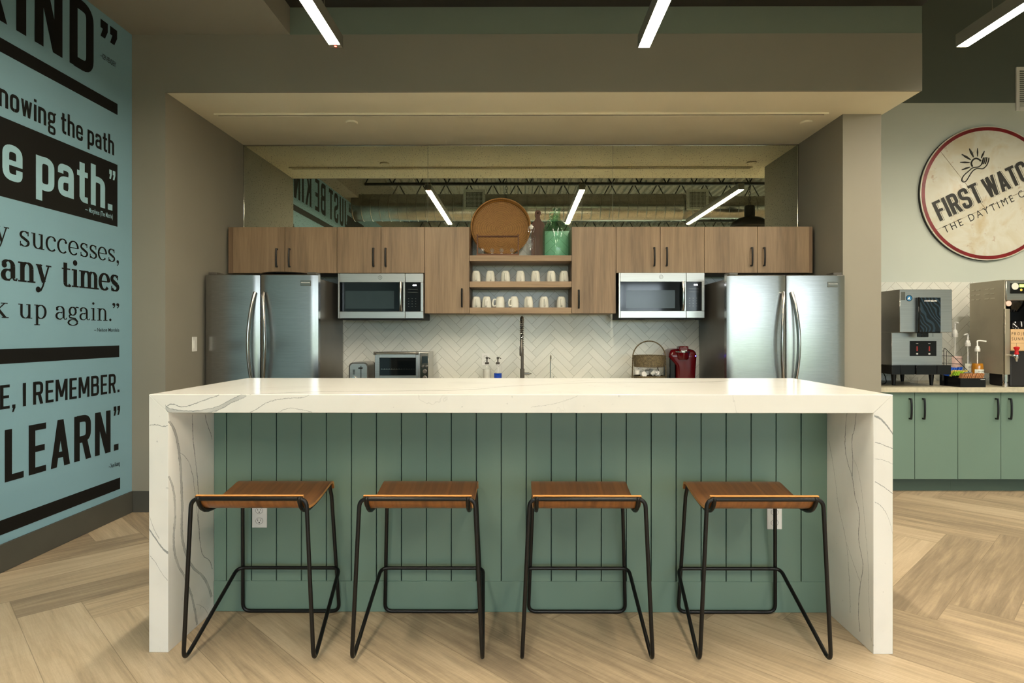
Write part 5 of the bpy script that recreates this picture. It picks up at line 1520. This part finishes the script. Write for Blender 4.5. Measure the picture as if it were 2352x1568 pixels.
# wire rack
wr = MB(); YWk = 5.36
wp = [(2168, 846), (2168, 798), (2170, 796), (2224, 851)]
def wp3(px, py, Y): X, Z = at(px, py, Y); return (X, Y, max(Z, zr + .003))
for Y in (5.345, 5.62):
    wr.tube(fillet([wp3(2168, 880, Y), wp3(2168, 797, Y), wp3(2225, 853, Y), wp3(2228, 885, Y)], .01, 4), .0028, 6)
for px, py in ((2168, 806), (2190, 818), (2207, 836), (2168, 835)):
    a = wp3(px, py, 5.345); b_ = (a[0], 5.62, a[2]); wr.tube([a, b_], .0022, 6)
wr.tube([wp3(2174, 806, 5.345), wp3(2174, 840, 5.345)], .0022, 6)
single(wr, 'wire_rack', M['black'], (ax(2196, 5.45), 5.49, zr), 'black sloping wire rack among the syrup bottles', 'rack')
# condiment tray with packets
YQ = 5.13
qx0, qx1 = ax(2206, YQ), ax(2264, YQ)
tr_ = thing('condiment_tray', (3.68, 5.2, zr), 'black condiment tray of sugar packets in front of the syrup bottles', 'tray')
zq = az(868.5, YQ, 2230)
tp = MB()
ptsF = [(qx0, YQ), (qx1, YQ), (qx1, 5.21), (3.748, 5.21), (3.748, 5.335), (3.56, 5.335), (3.56, 5.27)]
def slopez(y): return zq + max(0, (y - YQ)) * .10
def inset(P_, d):
    o = []
    for k in range(len(P_)):
        a, b, c = [Vector(P_[(k + q) % len(P_)]) for q in (-1, 0, 1)]
        n1 = Vector((-(b - a).y, (b - a).x)).normalized(); n2 = Vector((-(c - b).y, (c - b).x)).normalized()
        m = (n1 + n2); m /= max(.3, m.length_squared / 2)
        o.append((b.x + m.x * d, b.y + m.y * d))
    return o
ins = inset(ptsF, .004); nP = len(ptsF)
A = [tp.bm.verts.new((x, y, zr)) for x, y in ptsF]; B = [tp.bm.verts.new((x, y, slopez(y))) for x, y in ptsF]
C_ = [tp.bm.verts.new((x, y, slopez(y))) for x, y in ins]; D_ = [tp.bm.verts.new((x, y, zr + .045)) for x, y in ins]
for k in range(nP):
    q = (k + 1) % nP
    tp.bm.faces.new((A[k], A[q], B[q], B[k])); tp.bm.faces.new((B[k], B[q], C_[q], C_[k])); tp.bm.faces.new((C_[k], C_[q], D_[q], D_[k]))
tp.bm.faces.new(A); tp.bm.faces.new(D_)
tp.build('tray_body', M['black_gloss'], tr_)
MB().box(qx0 - .01, 3.743, 5.212, 5.216, zr + .045, zr + .09).build('divider', M['black_gloss'], tr_)
MB().box(3.565, 3.743, 5.252, 5.330, zr + .045, zr + .062).build('divider', M['black_gloss'], tr_)
tx = MB(); letter(tx, 'SPLENDA', (0, YQ - .0008, zq - .012), XV, ZV, ax(2252, YQ), ax(2262.5, YQ), .006, .01); tx.build('tray_text', M['white'], tr_)
def packet_run(n, x0, x1, y, z, mat, nm, lb, grp, tilt=.35, hgt=.055, w=.038):
    o0 = None
    for k in range(n):
        x = x0 + (x1 - x0) * (k + .5) / n
        if o0 is None:
            mb = MB().box(-.0028, .0028, -w / 2, w / 2, 0, hgt, .0012)
            o0 = mb.build(nm, mat); o = o0
        else:
            o = o0.copy(); COL.objects.link(o)
        o.location = (x, y + random.uniform(-.003, .003), z + random.uniform(-.001, .004)); o.rotation_euler = (random.uniform(-.12, .12), tilt + random.uniform(-.08, .08), random.uniform(-.12, .12))
        o['label'] = lb; o['category'] = 'sugar packet'; o['group'] = grp
M['pk_brown'] = plain('kraft_packet', (164, 112, 70), .6, var=.25, scale=60)
M['pk_green'] = plain('lime_packet', (150, 190, 30), .5); M['pk_blue'] = plain('blue_packet', (22, 84, 190), .5)
M['pk_yellow'] = plain('yellow_packet', (224, 200, 96), .5); M['pk_white'] = plain('cream_packet', (222, 200, 178), .5); M['pk_grey'] = plain('grey_packet', (120, 134, 140), .5)
packet_run(18, qx0 + .012, qx1 - .014, 5.168, zr + .0455, M['pk_brown'], 'sugar_packet', 'kraft brown sugar packet in front row of the black tray', 'brown packets in the tray', hgt=.068)
packet_run(7, 3.575, 3.66, 5.233, zr + .0455, M['pk_green'], 'sugar_packet', 'lime green packet at left of the black condiment tray', 'green packets in the tray', hgt=.08, w=.03)
packet_run(6, 3.67, 3.735, 5.233, zr + .0455, M['pk_grey'], 'sugar_packet', 'grey packet behind the brown packets in the black tray', 'grey packets in the tray', hgt=.075, w=.03)
packet_run(8, 3.60, 3.73, 5.272, zr + .0625, M['pk_yellow'], 'sugar_packet', 'yellow packet behind the green packets in the black tray', 'yellow packets in the tray', hgt=.07, w=.03)
packet_run(8, 3.572, 3.70, 5.308, zr + .0625, M['pk_blue'], 'sugar_packet', 'bright blue packet at back of the black condiment tray', 'blue packets in the tray', hgt=.095, w=.03)
# coffee brewer
YR_ = 5.15
rx0 = ax(2307.5, YR_); rx1 = rx0 + .50
rz1, rz0 = az(642, YR_, 2310), az(860, YR_, 2310)
YRB = 5.55
br = thing('coffee_brewer', ((rx0 + rx1) / 2, 5.35, zr), 'tall steel coffee brewer with louvred side, cut by right picture edge', 'coffee brewer')
hk = MB(); hk.box(rx0, rx0 + .012, YR_, YRB, rz0, rz1, .002).box(rx1 - .012, rx1, YR_, YRB, rz0, rz1, .002).box(rx0 + .012, rx1 - .012, YR_ + .02, YRB, rz1 - .012, rz1).box(rx0 + .012, rx1 - .012, YRB - .012, YRB, rz0, rz1 - .012).box(rx0, rx0 + .042, YR_ - .004, YR_ + .012, rz0, rz1 - .24, .002).box(rx1 - .042, rx1, YR_ - .004, YR_ + .012, rz0, rz1 - .24, .002)
hk.box(rx0 + .012, rx1 - .012, YR_ + .012, YRB - .013, rz1 - .165, rz1 - .012)
hk.build('housing', M['satin'], br)
lv = MB()
for c in (0, 1, 2, 3):
    for q in range(3):
        y = YRB - .045 - [0, .06, .16, .225][c]; z = rz1 - .065 - q * .040 - .0
        lv.prism([(rx0 - .006, z - .006), (rx0 + .001, z - .006), (rx0 + .001, z + .006)], 'y', y - .022, y + .022)
lv.box(rx0 - .0008, rx0 + .001, YR_ + .004, YRB - .004, rz1 - .172, rz1 - .169)
lv.build('louvre', M['satin'], br)
fh = MB().box(rx0 + .004, rx1 - .004, YR_ - .012, YR_ + .02, rz1 - .17, rz1 - .008, .004).build('head_panel', M['steel'], br)
dsp = MB().box(rx0 + .036, rx0 + .30, YR_ - .018, YR_ - .011, rz1 - .115, rz1 - .03, .002).build('display_panel', M['black_gloss'], br)
MB().lathe([(0, -.003), (.028, -.003), (.028, 0)], (rx0 + .070, YR_ - .0185, rz1 - .056), 24, 'y').build('oval_badge', M['lab_white'], dsp)
MB().box(rx0 + .106, rx0 + .22, YR_ - .0195, YR_ - .0175, rz1 - .062, rz1 - .040).build('screen', M['green_lcd'], dsp)
MB().disc((rx0 + .12, YR_ - .0185, rz1 - .085), .010, 'y', 14, .003).build('button', M['pk_yellow'], dsp)
MB().disc((rx0 + .028, YR_ - .004, rz1 - .195), .022, 'y', 20, .01).build('side_plug', M['lab_pink'], br)
MB().box(rx0 + .013, rx1 - .013, YRB - .022, YRB - .0125, rz0, rz1 - .167).box(rx0 + .0125, rx0 + .02, YR_ + .013, YRB - .022, rz0, rz1 - .167).box(rx1 - .02, rx1 - .0125, YR_ + .013, YRB - .022, rz0, rz1 - .167).build('brew_bay', M['black_matte'], br)
MB().lathe([(0, rz1 - .26), (.05, rz1 - .26), (.09, rz1 - .20), (.095, rz1 - .166), (0, rz1 - .166)], (rx0 + .185, YR_ + .17, 0), 28).build('brew_funnel', M['black_gloss'], br)
for x, y in ((rx0 + .028, YR_ + .03), (rx1 - .028, YR_ + .03), (rx0 + .028, YRB - .03), (rx1 - .028, YRB - .03)):
    MB().lathe([(0, 0), (.020, 0), (.021, .03), (.017, .034), (.017, .04), (.021, .044), (.021, rz0 - zr), (0, rz0 - zr)], (x, y, zr), 18).build('leg', M['chrome'], br)
tpz = az(814, YR_, 2320)
fc = MB(); fx = rx0 + .058
fc.tube([(fx - .022, YR_ + .005, tpz - .006), (fx - .022, YR_ - .045, tpz - .006)], .009, 10); fc.tube([(fx - .022, YR_ - .045, tpz - .006), (fx, YR_ - .05, tpz - .006)], .008, 10); fc.lathe([(.013, tpz), (.015, tpz - .02), (.009, tpz - .04), (.008, tpz - .055), (0, tpz - .055)], (fx, YR_ - .05, 0), 16)
fct = fc.build('hot_water_tap', M['chrome'], br)
MB().lathe([(.010, tpz), (.017, tpz + .004), (.012, tpz + .03), (.014, tpz + .040), (.021, tpz + .052), (.021, tpz + .062), (.010, tpz + .068), (0, tpz + .068)], (fx, YR_ - .05, 0), 18).build('tap_handle', M['red_tap'], fct, label='red tap handle')
# server standing on the drip base, with its kraft label
sv = thing('coffee_server', (rx0 + .20, YR_ - .02, zr), 'black insulated coffee server with kraft label under the brewer', 'coffee server')
xs_ = rx0 + .055
yv = YR_ - .005
MB().box(xs_, xs_ + .26, YR_ + .014, YR_ + .25, zr, az(756, YR_, 2330), .014, 2).build('body', M['black_matte'], sv)
MB().lathe([(.12, az(756, YR_, 2330)), (.118, az(748, YR_, 2330)), (.10, az(738, YR_, 2330)), (.05, az(735, YR_, 2330)), (0, az(735, YR_, 2330))], (xs_ + .13, YR_ + .135, 0), 28).build('lid', M['black_gloss'], sv)
klb = plain('kraft_card_label', (206, 172, 128), .6)
kz1, kz0 = az(755.5, YR_, 2330), az(806, YR_, 2330)
kl = MB().box(xs_ - .0, xs_ + .24, YR_ + .006, YR_ + .014, kz0, kz1, .002).build('kraft_label', klb, sv)
tx = MB()
letter(tx, 'PROJECT', (0, YR_ + .0052, az(769.5, YR_, 2330)), XV, ZV, ax(2325, YR_), ax(2325, YR_) + .155, .024, .0, 1.5)
letter(tx, 'SUNRISE', (0, YR_ + .0052, az(781.5, YR_, 2330)), XV, ZV, ax(2325, YR_), ax(2325, YR_) + .155, .024, .0, 1.5)
tx.box(xs_ + .002, xs_ + .238, YR_ + .0052, YR_ + .006, az(788, YR_, 2330) - .0006, az(788, YR_, 2330) + .0006).box(xs_ + .002, xs_ + .238, YR_ + .0052, YR_ + .006, az(804.5, YR_, 2330) - .001, az(804.5, YR_, 2330) + .001)
for dx in (.045, .13): tx.box(xs_ + dx - .0006, xs_ + dx + .0006, YR_ + .0052, YR_ + .006, az(804, YR_, 2330), az(788, YR_, 2330))
tx.build('label_print', M['ink'], kl)
single(MB().lathe([(0, 0), (.016, 0), (.018, .02), (.012, .03), (0, .03)], (ax(2339, 5.10), 5.135, zr), 16), 'server_spigot_cap', M['chrome'], (ax(2339, 5.1), 5.135, zr), 'small chrome knob in front of the black coffee server', 'knob') if False else None

# ------------------------------------------------------------------ round sign
YSg = 5.84
sgx, sgz = at(2268.5, 443.5, YSg); SRd = 153.5 * YSg / F
def sign_mat():
    t = NT('weathered_enamel')
    P = t.objc(); x, y, z = t.sep(P)
    n = t.noise(P, 3.2, 4, .6, .6); n2 = t.noise(P, 11, 4, .65)
    col = t.ramp(n, [(.3, lin((216, 210, 186))), (.5, lin((228, 227, 214))), (.7, lin((212, 198, 164)))])
    col = t.mix(t.smooth(n2, .60, .74, 0, .6), col, lin((164, 116, 66)))
    # seams of the three panels (real joints in the metal)
    th_ = math.radians(24)
    v = t.math('SUBTRACT', t.math('MULTIPLY', z, math.cos(th_)), t.math('MULTIPLY', x, math.sin(th_)))
    s1 = t.smooth(t.math('ABSOLUTE', t.math('ADD', v, .118)), .0012, .003, 1.0, 0.0)
    th2 = math.radians(-52)
    v2 = t.math('SUBTRACT', t.math('MULTIPLY', z, math.cos(th2)), t.math('MULTIPLY', x, math.sin(th2)))
    s2 = t.math('MULTIPLY', t.smooth(t.math('ABSOLUTE', t.math('ADD', v2, .105)), .0012, .003, 1.0, 0.0), t.math('GREATER_THAN', v, -.118))
    col = t.mix(t.math('MULTIPLY', t.math('MAXIMUM', s1, s2), t.smooth(n2, .3, .55, .35, 1.0)), col, lin((96, 76, 44)))
    t.set(col=col, rough=.35)
    return t.m
M['sign'] = sign_mat()
M['sign_red'] = plain('dark_red_enamel', (124, 20, 24), .35, var=.2, scale=14)
M['sign_plain'] = plain('cream_enamel', (222, 219, 202), .4)
M['sign_ink'] = plain('worn_black_enamel', (34, 33, 28), .45, var=.2, scale=40)
sg = thing('round_sign', (sgx, YSg, sgz - SRd), 'large round weathered cream sign with red rim and black lettering', 'sign')
fo = MB().lathe([(0, 0), (SRd - .003, 0), (SRd, .002), (SRd, .008), (0, .008)], (0, 0, SRd), 96, 'y').build('face', M['sign'], sg, False)
fo.data.transform(Matrix.Translation((0, 0, -SRd))); fo.location = (0, 0, SRd)
MB().lathe([(0, .008), (SRd - .002, .008), (SRd + .001, .010), (SRd + .001, .034), (0, .034)], (0, 0, SRd), 96, 'y').build('shadow_ring', M['black_matte'], sg, False)  # black ring put in for the thin shadow at the sign's edge
rg = MB().lathe([(SRd * .935, -.001), (SRd * .935, -.002), (SRd * .985, -.002), (SRd * .985, -.001)], (0, 0, SRd), 96, 'y'); rg.build('rim_band', M['sign_red'], sg, False)
ro = math.radians(25)
EX, EY = Vector((math.cos(ro), 0, math.sin(ro))), Vector((-math.sin(ro), 0, math.cos(ro)))
def sp(px, py):
    X, Z = at(px, py, YSg); return Vector((X - sgx, -.0015, Z - (sgz - SRd)))
o1 = sp(2050 + 427 * .2551, 240 + 1052 * .2551)
for wd, a, b_, gp, rf in (('FIRST', 0, .4475, .08, None), ('WATCH', .497, .827, .06, 'WAT')):
    par = sg
    for dx, dz, dy, mt, nm in ((0, 0, -.0016, 'sign_ink', 'brand_lettering'), (.0085, -.0045, -.0008, 'sign_plain', 'letter_gap'), (.0125, -.0066, -.0002, 'sign_ink', 'letter_outline')):
        tx = MB(); sans_line(tx, wd, o1 + EX * dx + EY * dz + Vector((0, dy, 0)), EX, EY, a, b_, .190, .165, gp, ref=rf)
        ob = tx.build(nm, M[mt], par, False)
        if par is sg: par = ob
tx = MB(); letter(tx, 'THE DAYTIME', sp(2050 + 474 * .2551, 240 + 1160 * .2551), EX, EY, 0, .708, .0655, .0, 1.45); tx.build('tagline_lettering', M['sign_ink'], sg, False)
tx = MB(); letter(tx, 'CAFE', sp(2050 + 474 * .2551, 240 + 1160 * .2551), EX, EY, .763, .99, .0655, .0, 1.45); tx.build('tagline_lettering', M['sign_ink'], sg, False)
sun = MB()
def zs_(pts): return [sp(2050 + a * .2551, 240 + b * .2551) + Vector((0, -.001, 0)) for a, b in pts]
def stroke(pts, r): sun.tube(smoothpath(zs_(pts), 5), r, 6, flat=1.0)
def ray(p, q, r):
    P_ = zs_([p, ((p[0] + q[0]) / 2, (p[1] + q[1]) / 2), q]); sun.tube(P_, [r * .35, r, r * .45], 8)
for p, q, r in (((690, 397), (728, 475), .010), ((763, 393), (765, 468), .0065), ((826, 420), (796, 484), .008), ((622, 448), (702, 497), .010), ((607, 520), (692, 522), .008), ((622, 588), (695, 564), .009)): ray(p, q, r)
stroke([(718, 560), (708, 530), (722, 500), (752, 485), (785, 500), (792, 512)], .0075)
stroke([(635, 698), (622, 680), (640, 640), (690, 595), (722, 570), (770, 562), (795, 545), (806, 520), (818, 478)], .005)
stroke([(635, 698), (660, 690), (690, 645), (720, 600), (762, 575), (810, 578), (845, 550), (862, 510), (866, 480)], .005)
for a, b_ in ((818, 478), (832, 476), (848, 476)): stroke([(a, b_), (a - 4, b_ + 30), (a - 14, b_ + 60)], .005)
sun.build('sunrise_fork_emblem', M['sign_ink'], sg, False)
# return air grille
gx0_, gz1_ = at(2332, 155, YW); gz0_ = at(2332, 255, YW)[1]
ra = thing('return_grille', (gx0_ + .3, YW, gz0_), 'white louvred return grille high at right picture edge', 'air grille')
MB().box(gx0_, gx0_ + .03, YW - .015, YW, gz0_, gz1_, .002).box(gx0_ + .57, gx0_ + .60, YW - .015, YW, gz0_, gz1_, .002).box(gx0_ + .03, gx0_ + .57, YW - .015, YW, gz0_, gz0_ + .03).box(gx0_ + .03, gx0_ + .57, YW - .015, YW, gz1_ - .03, gz1_).build('frame', M['white'], ra)
lo = MB()
nl = 18
for q in range(nl):
    z = gz0_ + .035 + q * (gz1_ - gz0_ - .07) / nl
    lo.prism([(YW - .012, z), (YW - .002, z + .013), (YW - .001, z + .011), (YW - .011, z - .002)], 'x', gx0_ + .03, gx0_ + .57)
lo.build('louvre_blades', M['white'], ra)
